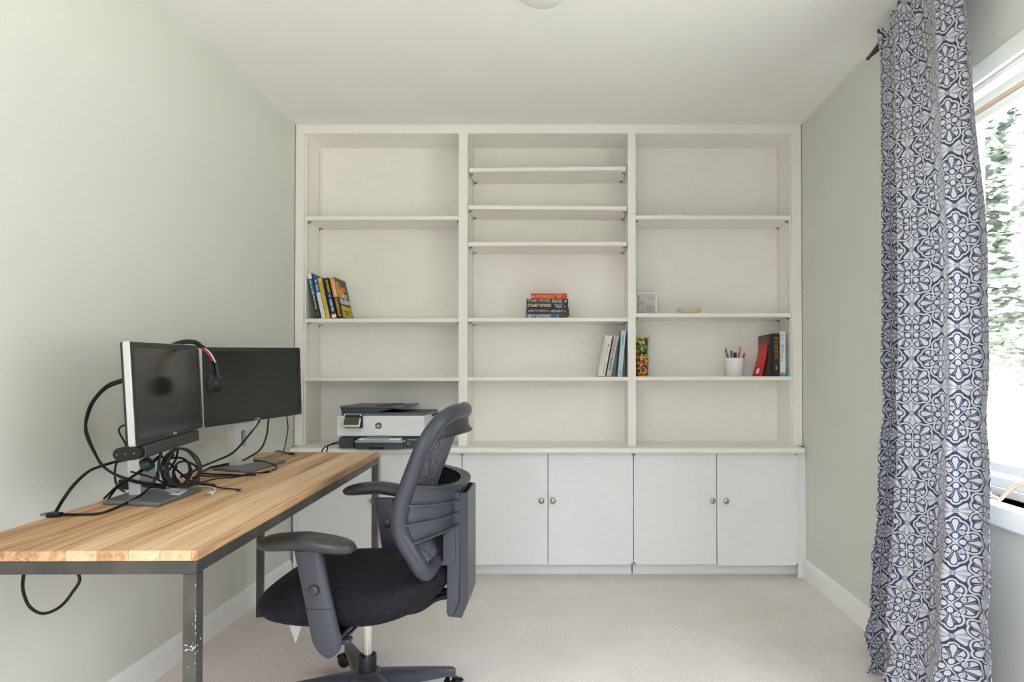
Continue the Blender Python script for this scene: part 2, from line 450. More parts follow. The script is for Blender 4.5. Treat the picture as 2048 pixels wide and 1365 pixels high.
# ------------------------------------------------------------------ the setting
XL, XR, YB, YR, ZC = -1.472, 1.28, 3.56, -0.62, 2.445
def struct(name, bm, m, **k): return obj(name, bm, m, kind='structure', **k)
struct('floor', bx((XL - .1, YR - .1, -.06), (XR + .12, YB + .1, 0)), M['carpet'], origin=(0, 0, 0), smooth=0)
struct('ceiling', bx((XL - .1, YR - .1, ZC), (XR + .12, YB + .1, ZC + .08)), M['ceiling'], origin=(0, 0, ZC), smooth=0)
struct('wall_left', bx((XL - .1, YR - .1, 0), (XL, YB + .1, ZC)), M['wall'], origin=(XL, 0, 0), smooth=0)
struct('wall_back', bx((XL, YB, 0), (XR, YB + .1, ZC)), M['wall'], origin=(0, YB, 0), smooth=0)
WY0, WY1, WZ0, WZ1 = 0.55, 2.13, 0.713, 1.985          # the window opening in the right wall
b = NB()
box(b, (XR, YR - .1, 0), (XR + .12, YB + .1, WZ0)); box(b, (XR, YR - .1, WZ1), (XR + .12, YB + .1, ZC))
box(b, (XR, YR - .1, WZ0), (XR + .12, WY0, WZ1)); box(b, (XR, WY1, WZ0), (XR + .12, YB + .1, WZ1))
struct('wall_right', b, M['wall'], origin=(XR, 0, 0), smooth=0)
DX0, DX1, DZ = -.95, .45, 2.15                        # unseen wide doorway added behind the camera to let in fill daylight
b = NB()
box(b, (XL, YR - .1, 0), (DX0, YR, ZC)); box(b, (DX1, YR - .1, 0), (XR, YR, ZC)); box(b, (DX0, YR - .1, DZ), (DX1, YR, ZC))
struct('wall_front', b, M['wall'], origin=(0, YR, 0), smooth=0)
def baseboard(name, x0, x1, y0, y1, s):
    b = NB()
    prof = [(x0, 0), (x0 + s * .014, 0), (x0 + s * .014, .078), (x0 + s * .011, .092), (x0 + s * .004, .102), (x0, .103)]
    prism(b, [(p[0], y0, p[1]) for p in prof], (0, y1 - y0, 0))
    struct(name, b, M['trim'], smooth=30)
baseboard('baseboard_left', XL, XL, YR, 3.26, 1)
baseboard('baseboard_right', XR, XR, YR, 3.255, -1)

# window: casing, jambs, sash, glass, stool
w = thing('window_1', None, None, (XR, (WY0 + WY1) / 2, WZ0), kind='structure')
b = NB(); cw = .058
box(b, (XR - .018, WY0 - cw, WZ1), (XR, WY1 + cw, WZ1 + cw)); box(b, (XR - .018, WY0 - cw, WZ0), (XR, WY0, WZ1)); box(b, (XR - .018, WY1, WZ0), (XR, WY1 + cw, WZ1))
obj('casing', b, M['trim'], w, bevel=.003)
b = NB()
box(b, (XR - .004, WY0, WZ1 - .022), (XR + .04, WY1, WZ1)); box(b, (XR - .004, WY0, WZ0), (XR + .04, WY0 + .022, WZ1)); box(b, (XR - .004, WY1 - .022, WZ0), (XR + .04, WY1, WZ1))
obj('stop_molding', b, M['trim'], w, bevel=.009, seg=4)
b = NB()
jx = XR + .121
box(b, (XR, WY0 - .001, WZ1 - .004), (jx, WY1, WZ1)); box(b, (XR, WY0, WZ0), (jx, WY0 + .006, WZ1)); box(b, (XR, WY1 - .006, WZ0), (jx, WY1, WZ1))
obj('jamb', b, M['trim'], w)
def ring(bm, x0, x1, y0, y1, z0, z1, t):
    box(bm, (x0, y0, z0), (x1, y1, z0 + t)); box(bm, (x0, y0, z1 - t), (x1, y1, z1)); box(bm, (x0, y0, z0 + t), (x1, y0 + t, z1 - t)); box(bm, (x0, y1 - t, z0 + t), (x1, y1, z1 - t))
b = NB(); ring(b, XR + .058, XR + .10, WY0 + .006, WY1 - .006, WZ0 + .028, WZ1 - .004, .030); obj('window_frame', b, M['trim'], w, bevel=.003)
b = NB(); box(b, (XR + .060, WY0 + .036, WZ1 - .046), (XR + .098, WY1 - .036, WZ1 - .034)); obj('weather_strip', b, M['tan'], w)
b = NB(); ring(b, XR + .064, XR + .094, WY0 + .048, WY1 - .048, WZ0 + .070, WZ1 - .046, .030); sash = obj('sash', b, M['trim'], w, bevel=.003)
obj('pane', bx((XR + .077, WY0 + .078, WZ0 + .098), (XR + .081, WY1 - .078, WZ1 - .076)), M['glass'], sash)
obj('window_sill', bx((XR - .046, WY0 - .08, WZ0 - .062), (XR + .115, WY1 + .08, WZ0)), M['trim'], w, bevel=.006, seg=3)
obj('drip_ledge', bx((XR + .05, WY0, WZ0), (XR + .14, 2.095, WZ0 + .028)), M['trim'], w, bevel=.003)
# folding crank handle lying on the sill
zt = WZ0
b = NB()
q0 = V((1.250, 1.815, zt + .019)); q1 = V((1.260, 1.776, zt + .011)); q2 = V((1.268, 1.764, zt + .030)); q3 = V((1.277, 1.750, zt + .050)); q4 = V((1.287, 1.728, zt + .066)); q5 = V((1.297, 1.700, zt + .066)); q6 = V((1.310, 1.675, zt + .036))
tube(b, [q0, (q0 + q1) / 2, q1], .0070, 8)
lathe(b, [(.010, -.006), (.011, .0), (.010, .008)], q0, n=14)
tube(b, [q1, q2, q3, q4, q5, q6], lambda t: .0050 + .0055 * t, 8)
lathe(b, [(.014, 0), (.013, .012), (.006, .016)], q6 + V((0, 0, -.020)), n=16)
obj('crank_handle', b, M['beige'], w)
b = NB(); box(b, (1.290, 1.56, zt + .004), (1.330, 1.722, zt + .014)); box(b, (1.296, 1.57, zt), (1.326, 1.70, zt + .004)); box(b, (1.298, 1.60, zt + .014), (1.322, 1.69, zt + .022))
obj('crank_cover', b, M['silver'], w, bevel=.003)

# outside the window
struct('wall_exterior', bx((XR + .122, 2.10, -.3), (XR + .167, WY1 + 1.2, 2.9)), M['brick'], smooth=0)
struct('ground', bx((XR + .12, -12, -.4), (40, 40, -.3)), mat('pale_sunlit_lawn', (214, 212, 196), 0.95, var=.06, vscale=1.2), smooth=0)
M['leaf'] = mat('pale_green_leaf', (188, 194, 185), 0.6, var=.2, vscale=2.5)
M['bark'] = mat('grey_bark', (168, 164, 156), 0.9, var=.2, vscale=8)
def tree(x, y, h, r, n, label, seed):
    rd = random.Random(seed)
    t = thing('tree', label, 'tree', (x, y, -.3), group='trees outside the window')
    b = NB(); top = V((x + rd.uniform(-.3, .3), y + rd.uniform(-.3, .3), h * .8))
    tube(b, [V((x, y, -.3)), V((x + .08, y, h * .3)), top], lambda k: .17 * (1 - .75 * k), 9)
    for k in range(7):
        a = rd.uniform(0, 2 * PI); s = V((x, y, h * (.3 + .07 * k)))
        tube(b, [s, s + V((math.cos(a) * r * .4, math.sin(a) * r * .4, .35)), s + V((math.cos(a) * r * .8, math.sin(a) * r * .8, .5))], lambda k: .05 * (1 - .7 * k), 6, sub=4)
    obj('trunk', b, M['bark'], t)
    b = NB()
    for i in range(n):
        while True:
            p = V((rd.uniform(-1, 1), rd.uniform(-1, 1), rd.uniform(-1, 1)))
            if .25 < p.length < 1: break
        c = V((x + p.x * r, y + p.y * r, h * .58 + p.z * h * .48))
        if c.z < .5: continue
        s = rd.uniform(.10, .20)
        R = Matrix.Rotation(rd.uniform(0, 6.28), 3, 'Z') @ Matrix.Rotation(rd.uniform(-1.2, 1.2), 3, 'X')
        vs = [b.verts.new(c + R @ V(q)) for q in ((-s, 0, 0), (0, -s * .5, s * .12), (s, 0, 0), (0, s * .5, s * .12))]
        b.faces.new(vs)
    obj('foliage', b, M['leaf'], t, smooth=0)
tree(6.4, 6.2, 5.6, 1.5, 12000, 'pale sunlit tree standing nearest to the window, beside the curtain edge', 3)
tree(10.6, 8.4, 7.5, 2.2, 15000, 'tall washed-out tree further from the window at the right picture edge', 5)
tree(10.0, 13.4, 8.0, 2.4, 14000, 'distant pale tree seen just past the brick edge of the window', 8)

# ceiling light, only its near rim reaches into the picture
lx, ly = -.085, 2.145
t = thing('ceiling_light', 'round flush white ceiling light at the top edge of the picture', 'lamp', (lx, ly, ZC))
obj('base_ring', lathe(NB(), [(.085, 0), (.088, -.010), (.080, -.016), (.05, -.016)], (lx, ly, ZC), n=48), M['trim'], t)
obj('lens', lathe(NB(), [(.074, -.012), (.072, -.022), (.05, -.03), (.0, -.033)], (lx, ly, ZC), n=48), mat('frosted_lens', (236, 236, 234), 0.25), t)

# ------------------------------------------------------------------ the built-in: base cabinets, worktop, bookcase
YF, YP = 3.30, 3.54
YD = 3.262
ZT = Z_(896.6, 3.2); ZN = Z_(908.3, 3.2)              # worktop top and bottom
xs = [X_(v, YD, 1000) for v in (579, 596, 759.5, 924, 1096, 1267, 1433.5, 1596, 1612)]
zb0, zb1 = Z_(1130.5, YD), ZN - .003
def cabinet(label, x0, x1, doors, stile):
    t = thing('base_cabinet', label, 'cabinet', ((x0 + x1) / 2, (YD + YP) / 2, 0), group='built-in base cabinets')
    b = NB(); box(b, (x0 + .003, YD + .022, zb0 - .006), (x1 - .003, YP, ZN - .0005))
    obj('cabinet_body', b, M['cabinet'], t)
    obj('toe_kick', bx((x0 + .003, 3.335, 0), (x1 - .003, YP, zb0 - .0065)), M['cabinet'], t)
    if stile: obj('stile', bx((stile[0], YD + .002, 0), (stile[1], YD + .0215, ZN - .0005)), M['cabinet'], t, bevel=.001)
    for (a, c, kx, dz, dy) in doors:
        d = obj('door', bx((a + .002, YD + dy, zb0 + dz), (c - .002, YD + .019 + dy, zb1)), M['cabinet'], t, bevel=.0012)
        kz = Z_(1001, YD)
        kb = lathe(NB(), [(.006, 0), (.006, -.012), (.012, -.016), (.0155, -.021), (.0155, -.025), (.012, -.029), (.005, -.031), (.0, -.0312)], (kx, YD + dy, kz), 'Y', 24)
        obj('knob', kb, M['nickel'], d, smooth=60)
        hx = a if kx > (a + c) / 2 else c
        s = 1 if hx == a else -1
        for hz in (zb1 - .008, zb0 + dz + .006):
            hb = bx((hx + s * .004, YD + dy - .003, hz - .004), (hx + s * .014, YD + dy + .001, hz + .004))
            lathe(hb, [(.003, -.006), (.003, .006)], (hx + s * .0055, YD + dy - .003, hz), n=8)
            obj('hinge', hb, M['nickel'], d)
kx = lambda v: X_(v, YD, 1001)
cabinet('white base cabinet at the left, partly hidden behind desk and chair', XL + .004, xs[3], [(xs[1], xs[2], kx(748), 0, 0), (xs[2], xs[3], kx(771), 0, 0)], (XL + .016, xs[1]))
cabinet('white base cabinet in the middle, right behind the chair back', xs[3], xs[5], [(xs[3], xs[4], kx(1083), 0, 0), (xs[4], xs[5], kx(1106), 0, 0)], None)
cabinet('white base cabinet at the right end against the window wall', xs[5], xs[8], [(xs[5], xs[6], kx(1423.5), .002, 0), (xs[6], xs[7], kx(1450), -.003, -.004)], (xs[7], xs[8]))
b = NB(); box(b, (X_(577, 3.2, 900), 3.2, ZN), (X_(1613, 3.2, 900), 3.559, ZT))
o = obj('countertop', b, M['shelf'], bevel=.0135, seg=4, label='long white worktop running along the top of the base cabinets', cat='worktop')

fx = [X_(v, YF, 580) for v in (590, 609, 917.2, 934.6, 1256, 1271.5, 1583, 1603.5)]
zr0, zr1 = Z_(267, YF), ZC - .001
bc = thing('bookcase', 'white built-in bookcase of three bays standing on the worktop', 'bookcase', ((fx[0] + fx[7]) / 2, YF + .12, ZT))
obj('back_panel', bx((fx[0] + .002, YP - .008, ZT), (fx[7] - .002, YP + .018, zr1)), M['shelf'], bc)
obj('top_rail', bx((fx[0], YF, zr0), (fx[7], YF + .02, zr1)), M['shelf'], bc, bevel=.001)
obj('top_panel', bx((fx[0] + .002, YF + .02, zr0 + .004), (fx[7] - .002, YP - .008, zr0 + .024)), M['shelf'], bc)
obj('stile', bx((fx[0], YF, ZT), (fx[1] - .006, YF + .02, zr0)), M['shelf'], bc, bevel=.001)
obj('stile', bx((fx[6] + .004, YF, ZT), (fx[7], YF + .02, zr0)), M['shelf'], bc, bevel=.001)
yh = (YF + .045, YP - .045)
def panel(name, a, c, y0, faces, **k):
    """An upright board; faces lists (x, direction) of the sides drilled with two rows of small dark peg holes."""
    b = bx((a, y0, ZT), (c, YP - .008, zr0 + (.004 if name == 'side_panel' else 0)))
    n0 = len(b.faces)
    for x, s in faces:
        z = Z_(758, YF) + .03
        while z < zr0 - .025:
            for y in yh: lathe(b, [(.0026, 0), (.0026, .0005)] if s > 0 else [(.0026, -.0005), (.0026, 0)], (x, y, z), 'X', 6)
            z += .0131
    b.faces.ensure_lookup_table()
    for i in range(n0, len(b.faces)): b.faces[i].material_index = 1
    obj(name, b, [M['shelf'], M['hole']], bc, smooth=0)
panel('side_panel', fx[0] + .004, fx[1], YF + .02, [(fx[1], 1)])
panel('side_panel', fx[6], fx[7] - .004, YF + .02, [(fx[6], -1)])
panel('divider', fx[2], fx[3], YF, [(fx[2], -1), (fx[3], 1)])
panel('divider', fx[4], fx[5], YF, [(fx[4], -1), (fx[5], 1)])
SH = {}
def shelf(key, x0, x1, yl, yr, th, pins=True, y0=None):
    """yl / yr: height of the front top edge at the left and right end, in pixels at the bookcase face."""
    y0 = YF + .004 if y0 is None else y0
    zl, zr = Z_(yl, y0), Z_(yr, y0)
    b = NB()
    vs = [(x0, y0, zl - th), (x1, y0, zr - th), (x1, YP - .009, zr - th), (x0, YP - .009, zl - th)]
    prism(b, vs, (0, 0, th))
    sh = obj('shelf', b, M['shelf'], bc, bevel=.0012)
    SH[key] = (zl, zr, x0, x1)
    if pins:
        for x, z, s in ((x0, zl, 1), (x1, zr, -1)):
            for y in yh:
                pb = bx((x, y - .006, z - th - .004), (x + s * .016, y + .006, z - th - .0004)) if s > 0 else bx((x - .016, y - .006, z - th - .004), (x, y + .006, z - th - .0004))
                a = x + (.0015 if s > 0 else -.0015)
                box(pb, (min(x, a) , y - .004, z - th - .015), (max(x, a), y + .004, z - th - .003))
                obj('shelf_pin', pb, M['pin'], sh)
g = .003
th = .0205
shelf('a1', fx[1] + g * .3, fx[2] - g * .3, 432.6, 432.2, th); shelf('a2', fx[1] + g * .3, fx[2] - g * .3, 637.5, 637, th); shelf('a3', fx[1], fx[2], 755, 755, th, False)
shelf('b1', fx[3] + .008, fx[4] - .012, 336, 333.2, th); shelf('b2', fx[3] + g, fx[4] - .006, 410.5, 413, th); shelf('b3', fx[3] + g, fx[4] - .006, 484.5, 484, th)
shelf('b4', fx[3] + g * .5, fx[4] - g * .5, 636, 635.7, th); shelf('b5', fx[3], fx[4], 754.5, 754.3, th, False)
shelf('c1', fx[5] + g * .3, fx[6] - g * .3, 431, 431.5, th); shelf('c2', fx[5] + g * .3, fx[6] - g * .3, 627.2, 627, th); shelf('c3', fx[5], fx[6], 753.6, 753.2, th, False)
def on(key, x): zl, zr, x0, x1 = SH[key]; return zl + (zr - zl) * (x - x0) / (x1 - x0) + .0004

# ------------------------------------------------------------------ desk
ZK = 0.735
ang = math.radians(4.0)
dc = V((-1.055, 1.99, 0))
desk = thing('desk', 'oak block-top desk on a raw steel frame along the left wall', 'desk', dc, Matrix.Rotation(ang, 4, 'Z'))
DW = WM[desk.name].inverted()
corner = [V((-1.262, 1.222, 0)), V((-.740, 1.228, 0)), V((-.842, 2.756, 0)), V((-1.388, 2.765, 0))]
lc = [DW @ c for c in corner]
b = NB(); prism(b, [V((c.x, c.y, ZK - .0215)) for c in lc], (0, 0, .0215))
top = obj('desktop', b, M['wood'], desk, local=True, bevel=.0025)
cen = sum(lc, V()) / 4
def inset(c, d):                                         # corner moved inwards along both edges
    return V((c.x + (d if c.x < cen.x else -d), c.y + (d if c.y < cen.y else -d), 0))
tk = .026; z0 = ZK - .0215
ins = [inset(c, .001) for c in lc]
b = NB()
inn = [inset(c, tk) for c in lc]
zr = z0 - tk
for i in range(4):
    j = (i + 1) % 4
    prism(b, [ins[i] + V((0, 0, zr)), ins[j] + V((0, 0, zr)), inn[j] + V((0, 0, zr)), inn[i] + V((0, 0, zr))], (0, 0, tk - .0004))
obj('frame_rail', b, M['steel'], desk, local=True, bevel=.001)
for i, c in enumerate(lc):
    sx = 1 if c.x < cen.x else -1; sy = 1 if c.y < cen.y else -1
    o0 = ins[i]
    b = bx((min(o0.x, o0.x + sx * tk), min(o0.y, o0.y + sy * tk), 0.0005), (max(o0.x, o0.x + sx * tk), max(o0.y, o0.y + sy * tk), zr))
    if i != 1: obj('leg', b, M['steel'], desk, local=True, bevel=.0012)
    if i == 1:
        rd = random.Random(4); nf = len(b.faces)
        def flake(x, z, w, h, face):
            p = [(x - w, z), (x, z - h * .7), (x + w, z - h * .2), (x + w * .5, z + h), (x - w * .4, z + h * .6)]
            if face == 0: prism(b, [V((u, o0.y - .0003, v)) for u, v in p], (0, .0004, 0))
            else: prism(b, [V((o0.x - .0001, o0.y + u, v)) for u, v in p], (.0004, 0, 0))
        for k in range(9): flake(o0.x - rd.uniform(.004, .022), zr - .145 + rd.uniform(-.008, .006), rd.uniform(.001, .0035), rd.uniform(.0008, .002), 0)
        for k in range(10): flake(o0.x - rd.uniform(.0006, .0016), zr - rd.uniform(-.02, .2), .0006, rd.uniform(.002, .007), 0)
        for k in range(4): flake(o0.x - rd.uniform(.003, .02), zr - rd.uniform(.0, .3), .0009, .0012, 0)
        for k in range(4): flake(rd.uniform(.004, .02), zr - .145 + rd.uniform(-.02, .01), .0015, .002, 1)
        b.faces.ensure_lookup_table()
        for k in range(nf, len(b.faces)): b.faces[k].material_index = 1
        obj('leg', b, [M['steel'], M['scratch']], desk, local=True, smooth=0)

# ------------------------------------------------------------------ monitors
def pose(c, yaw, tilt, roll):
    u = V((math.cos(yaw), math.sin(yaw), 0)); n = V((math.sin(yaw), -math.cos(yaw), 0)); v = V((0, 0, math.cos(tilt))) - n * math.sin(tilt)
    u2 = u * math.cos(roll) + v * math.sin(roll); v2 = v * math.cos(roll) - u * math.sin(roll); n2 = u2.cross(v2)
    return Matrix(((u2.x, v2.x, n2.x, c[0]), (u2.y, v2.y, n2.y, c[1]), (u2.z, v2.z, n2.z, c[2]), (0, 0, 0, 1)))
def rrect(w, h, r, z, n=5):
    out = []
    for cx, cy, a0 in ((w / 2 - r, h / 2 - r, 0), (-w / 2 + r, h / 2 - r, 90), (-w / 2 + r, -h / 2 + r, 180), (w / 2 - r, -h / 2 + r, 270)):
        for k in range(n):
            a = math.radians(a0 + 90 * k / (n - 1)); out.append(V((cx + r * math.cos(a), cy + r * math.sin(a), z)))
    return out
def monitor(label, c, yaw, tilt, roll, W, H, base, neck_xy, neck_w, logo):
    P = pose(c, yaw, tilt, roll)
    bc_ = V((sum(p[0] for p in base) / 4, sum(p[1] for p in base) / 4, 0))
    t = thing('monitor', label, 'monitor', (bc_.x, bc_.y, ZK), group='monitors on the desk')
    wc = lambda bm: (bm.transform(P), bm)[1]
    r = .006
    # outer silver band and rounded dark back
    b = loft(NB(), [rrect(W - .004, H - .004, r, -.0018), rrect(W, H, r, -.004), rrect(W, H, r, -.017), rrect(W - .004, H - .004, r, -.019)])
    obj('edge_band', wc(b), M['silver'], t)
    b = loft(NB(), [rrect(W - .003, H - .003, r, -.0192), rrect(W - .004, H - .004, r, -.024), rrect(W * .86, H * .84, .02, -.036), rrect(W * .55, H * .55, .02, -.050)])
    bk = obj('rear_housing', wc(b), M['bezel'], t)
    # bezel with an opening
    bw = .0165; b = NB()
    o1, i1 = rrect(W - .003, H - .003, r, .0008), rrect(W - 2 * bw, H - 2 * bw, .0012, .0008)
    i1b = [V((p.x, p.y - .0, -.0012)) for p in i1]; o1b = [V((p.x, p.y, -.001)) for p in o1]
    R = [[b.verts.new(p) for p in q] for q in (o1b, o1, i1, i1b)]
    n = len(o1)
    for a, d in zip(R, R[1:]):
        for k in range(n): b.faces.new((a[k], a[(k + 1) % n], d[(k + 1) % n], d[k]))
    bz = obj('bezel', wc(b), M['bezel'], t)
    b = NB(); box(b, (-W / 2 + bw - .001, -H / 2 + bw - .001, -.0016), (W / 2 - bw + .001, H / 2 - bw + .001, -.0010))
    obj('screen', wc(b), M['screen'], t, smooth=0)
    b = NB(); text(b, 'DELL', V((logo, -H / 2 + .0045, .0009)), (1, 0, 0), (0, 1, 0), .026, .0075)
    obj('maker_mark', wc(b), M['silver'], bz)
    b = NB(); lathe(b, [(.0016, .0005), (.0016, .0014)], (W / 2 - .0095, -H / 2 + .008, 0), n=10); obj('power_led', wc(b), M['silver'], bz)
    # stand: slab base, flat neck with a cable slot, head plate
    bb = NB(); prism(bb, [V((p[0], p[1], ZK + .0005)) for p in base], (0, 0, .0105))
    bo = obj('base', bb, [M['silver2']], t, bevel=.0035, seg=3)
    ax = V((math.sin(yaw), -math.cos(yaw), 0)); sd = V((math.cos(yaw), math.sin(yaw), 0))
    zt_ = c[2] + .07; lean = .02
    nc = V((neck_xy[0], neck_xy[1], 0))
    b = NB(); rings = []
    ny = 40
    wv = neck_w / 2; td = .030
    # two side strips, a front face with a slot, and a back face
    zA, zB = ZK + .011, zt_
    def face_pt(u, z, d): return nc + sd * u + ax * (d - lean * (z - zA) / (zB - zA)) + V((0, 0, z))
    z1s, z2s, sw = ZK + .088, ZK + .130, wv * .26
    slot = []
    for k in range(9): a = PI * k / 8; slot.append((sw * math.cos(a), z2s + sw * math.sin(a)))
    for k in range(9): a = PI + PI * k / 8; slot.append((sw * math.cos(a), z1s + sw * math.sin(a)))
    outer = [(wv, z2s)] + [(wv, zB)] + [(wv * .5, zB), (0, zB), (-wv * .5, zB), (-wv, zB)] + [(-wv, z2s + .01), (-wv, z2s)] + []
    # build as a filled plate: outline + hole, then extrude
    ov = [(-wv, zA), (wv, zA), (wv, zB), (-wv, zB)]
    vs = [b.verts.new(face_pt(u, z, 0)) for u, z in ov]; es = [b.edges.new((vs[i], vs[(i + 1) % 4])) for i in range(4)]
    hv = [b.verts.new(face_pt(u, z, 0)) for u, z in slot]; es += [b.edges.new((hv[i], hv[(i + 1) % len(hv)])) for i in range(len(hv))]
    bmesh.ops.triangle_fill(b, use_beauty=True, use_dissolve=False, edges=es)
    fs = b.faces[:]
    ex = bmesh.ops.extrude_face_region(b, geom=fs)
    bmesh.ops.translate(b, vec=-ax * td, verts=[g for g in ex['geom'] if isinstance(g, bmesh.types.BMVert)])
    nk = obj('neck', b, M['silver'], t, smooth=30)
    q = [face_pt(u, z, -td * .55) for u, z in ((-sw, z1s - sw), (sw, z1s - sw), (sw, z2s + sw), (-sw, z2s + sw))]
    b = NB(); prism(b, q, -ax * .004); obj('slot_back', b, M['silver2'], nk, smooth=0)
    hp = face_pt(0, zt_ - .03, -.008)
    b = NB(); cP = P @ V((0, .03, -.052))
    d = (cP - hp)
    tube(b, [hp, cP], .028, 12, smooth=False); obj('head_joint', b, M['silver2'], nk)
    return t, P
BL = [(-1.258, 1.659), (-1.085, 1.627), (-1.102, 1.854), (-1.275, 1.886)]
BR = [(-1.300, 2.246), (-1.128, 2.177), (-1.121, 2.446), (-1.293, 2.515)]
monL, PL = monitor('left black and silver monitor carrying the headset, with a soundbar below it', (-1.1725, 1.8134, 1.0422), 1.7788, .0489, .0216, .466, .276, BL, (-1.220, 1.790), .10, -.004)
monR, PR = monitor('right black monitor turned to face the room, its silver stand in plain view', (-1.1901, 2.3491, 1.0509), 1.2656, .0074, .0373, .478, .283, BR, (-1.222, 2.325), .085, -.012)

# soundbar clipped under the left monitor
sb = thing('soundbar', 'slim dark grey soundbar hanging under the left monitor', 'soundbar', PL @ V((0, -.16, -.02)))
def capsule(y0, y1, z0, z1, x, n=8):
    r = (y1 - y0) / 2; cy = (y0 + y1) / 2; out = []
    for k in range(n + 1): a = -PI / 2 + PI * k / n; out.append(V((x, cy + r * math.sin(a), z1 - r + r * math.cos(a))))
    for k in range(n + 1): a = PI / 2 + PI * k / n; out.append(V((x, cy + r * math.sin(a), z0 + r + r * math.cos(a))))
    return out
yb0, yb1 = -.138 - .036, -.1385
b = loft(NB(), [capsule(yb0, yb1, -.062, .004, x) for x in (-.218, -.217, .178, .179)]); b.transform(PL)
obj('speaker_body', b, M['black'], sb)
b = bx((-.196, yb0 + .001, -.004), (.176, yb1 - .001, .0065)); b.transform(PL)
obj('grille', b, M['slate2'] if False else mat('speaker_grille', (64, 66, 63), 0.7, bump=.3, bscale=1500), sb, bevel=.001)
b = NB()
for k, x in enumerate((-.052, -.032, -.012)): lathe(b, [(.0022, -.2195), (.0022, -.2178)], (0, (yb0 + yb1) / 2, x), 'X', 10)
b.transform(PL); obj('buttons', b, M['silver2'], sb)

# headset over the meeting corner of the monitors
hsC = PL @ V((.205, .138, .0))
hs = thing('headset', 'black on-ear headset with a red and white band stripe hung over the left monitor', 'headset', hsC)
Yh = 2.0
hb = [PL @ V((.10, .06, -.075)), PL @ V((.118, .115, -.066)), PL @ V((.148, .1435, -.03)), PL @ V((.176, .147, .006))]
hb += [at(404, 694.5, 1.975), at(414, 702, 1.965), at(423, 712, 1.96), at(429.5, 726, 1.955), at(433, 742, 1.955), at(434, 757, 1.955)]
hp = spline(hb, 6)
tube_b = NB(); tube(tube_b, hb, .0038, 10, ry=.0075, up=(0, 1, 0)); obj('headband', tube_b, M['black'], hs)
b = NB(); off = V((.0036, -.004, .001)); tube(b, [p + off for p in hp[27:43:3]], .0018, 6); obj('white_stripe', b, M['white'], hs)
b = NB(); off = V((-.0005, -.007, -.002)); tube(b, [p + off for p in hp[25:42:3]], .0026, 6); obj('red_stripe', b, M['red'], hs)
ec = at(421, 768, 1.945)
def earcup(c, ax):
    ax = V(ax).normalized(); R = ax.to_track_quat('Z', 'Y').to_matrix().to_4x4(); T = Matrix.Translation(c) @ R
    b = lathe(NB(), [(.014, -.013), (.024, -.012), (.031, -.006), (.032, 0), (.029, .008), (.022, .012), (.010, .013)], (0, 0, 0), n=28); b.transform(T)
    cu = obj('ear_cushion', b, mat('ear_foam', (40, 40, 41), 0.9, bump=.6, bscale=120), hs, smooth=60)
    b = lathe(NB(), [(.027, -.011), (.028, -.016), (.026, -.026), (.018, -.031), (.008, -.032)], (0, 0, 0), n=28); b.transform(T)
    s = obj('ear_shell', b, M['black'], hs, smooth=60)
    return T, s
T, s1 = earcup(ec, (-.86, -.45, .0))
b = NB(); lathe(b, [(.0026, 0), (.0026, .0008)], (0, 0, 0), n=10); b.transform(Matrix.Translation(at(432, 765.5, 1.93)) @ V((-.0, -1, 0)).to_track_quat('Z', 'Y').to_matrix().to_4x4())
obj('emblem', b, M['white'], s1)
b = NB(); tube(b, [hb[-1], at(435.5, 765, 1.953), at(434, 772, 1.952)], .0055, 10); obj('yoke', b, M['black'], hs)
T2, s2 = earcup(PL @ V((.098, .03, -.092)), (.4, .2, .2))

# ------------------------------------------------------------------ cables and small things on the desk
ZS = ZK + .004
def D(x, y, dz=0.0): return atz(x, y, ZS + dz)
def cable(pts, r, label, name='cable', m='blackrub', group=None, extra=None, n=8):
    P = [p if isinstance(p, Vector) else (at(*p) if p[2] != 'd' else D(p[0], p[1], p[3] if len(p) > 3 else 0)) for p in pts]
    t = thing(name, label, 'cable', P[0], group=group)
    obj('cord', tube(NB(), P, r, n, sub=7), M[m], t, smooth=180)
    return t, P
def plug(t, a, b_, w, h, m='black', tip=.010, tipm='nickel', name='plug', up=(0, 0, 1)):
    """A moulded plug from a to b_, with a bare metal tip beyond b_."""
    a, b_ = V(a), V(b_); d = (b_ - a).normalized(); s = d.cross(V(up)).normalized(); u = s.cross(d)
    def bl(p0, p1, w0, h0, w1, h1):
        bm = NB(); loft(bm, [[p + s * (i * ww / 2) + u * (j * hh / 2) for i, j in ((-1, -1), (1, -1), (1, 1), (-1, 1))] for p, ww, hh in ((p0, w0, h0), (p1, w1, h1))]); return bm
    k = obj(name, bl(a, b_, w * .8, h * .8, w, h), M[m], t, bevel=.0012)
    if tip: obj('contact', bl(b_, b_ + d * tip, w * .75, h * .5, w * .75, h * .5), M[tipm], k, bevel=.0004)
G = 'cables on the desk'
# two leads looping out behind the left monitor
for k, (o1, lab) in enumerate(((0, 'outer black lead bowing far out behind the left monitor'), (5, 'inner black lead running alongside the outer one behind the left monitor'))):
    cable([(262, 757 + o1, 1.78 + o1 * .003), (243, 760 + o1, 1.78 + o1 * .003), (212, 773 + o1, 1.80 + o1 * .003), (184 + o1 * .6, 805, 1.83 + o1 * .003), (172 + o1 * .4, 838, 1.84 + o1 * .003), (174 - o1 * .5, 866, 1.83 + o1 * .003), (188 - o1 * .3, 902, 1.81 + o1 * .003), (204 + o1 * .3, 931, 1.78 + o1 * .003), (230, 949 + o1 * .2, 1.74 + o1 * .003), (268, 962 + o1 * .4, 1.71 + o1 * .003), (304, 968 + o1 * .5, 1.72 + o1 * .003), (330, 972 + o1, 1.76 + o1 * .003)], .0036, lab, group=G)
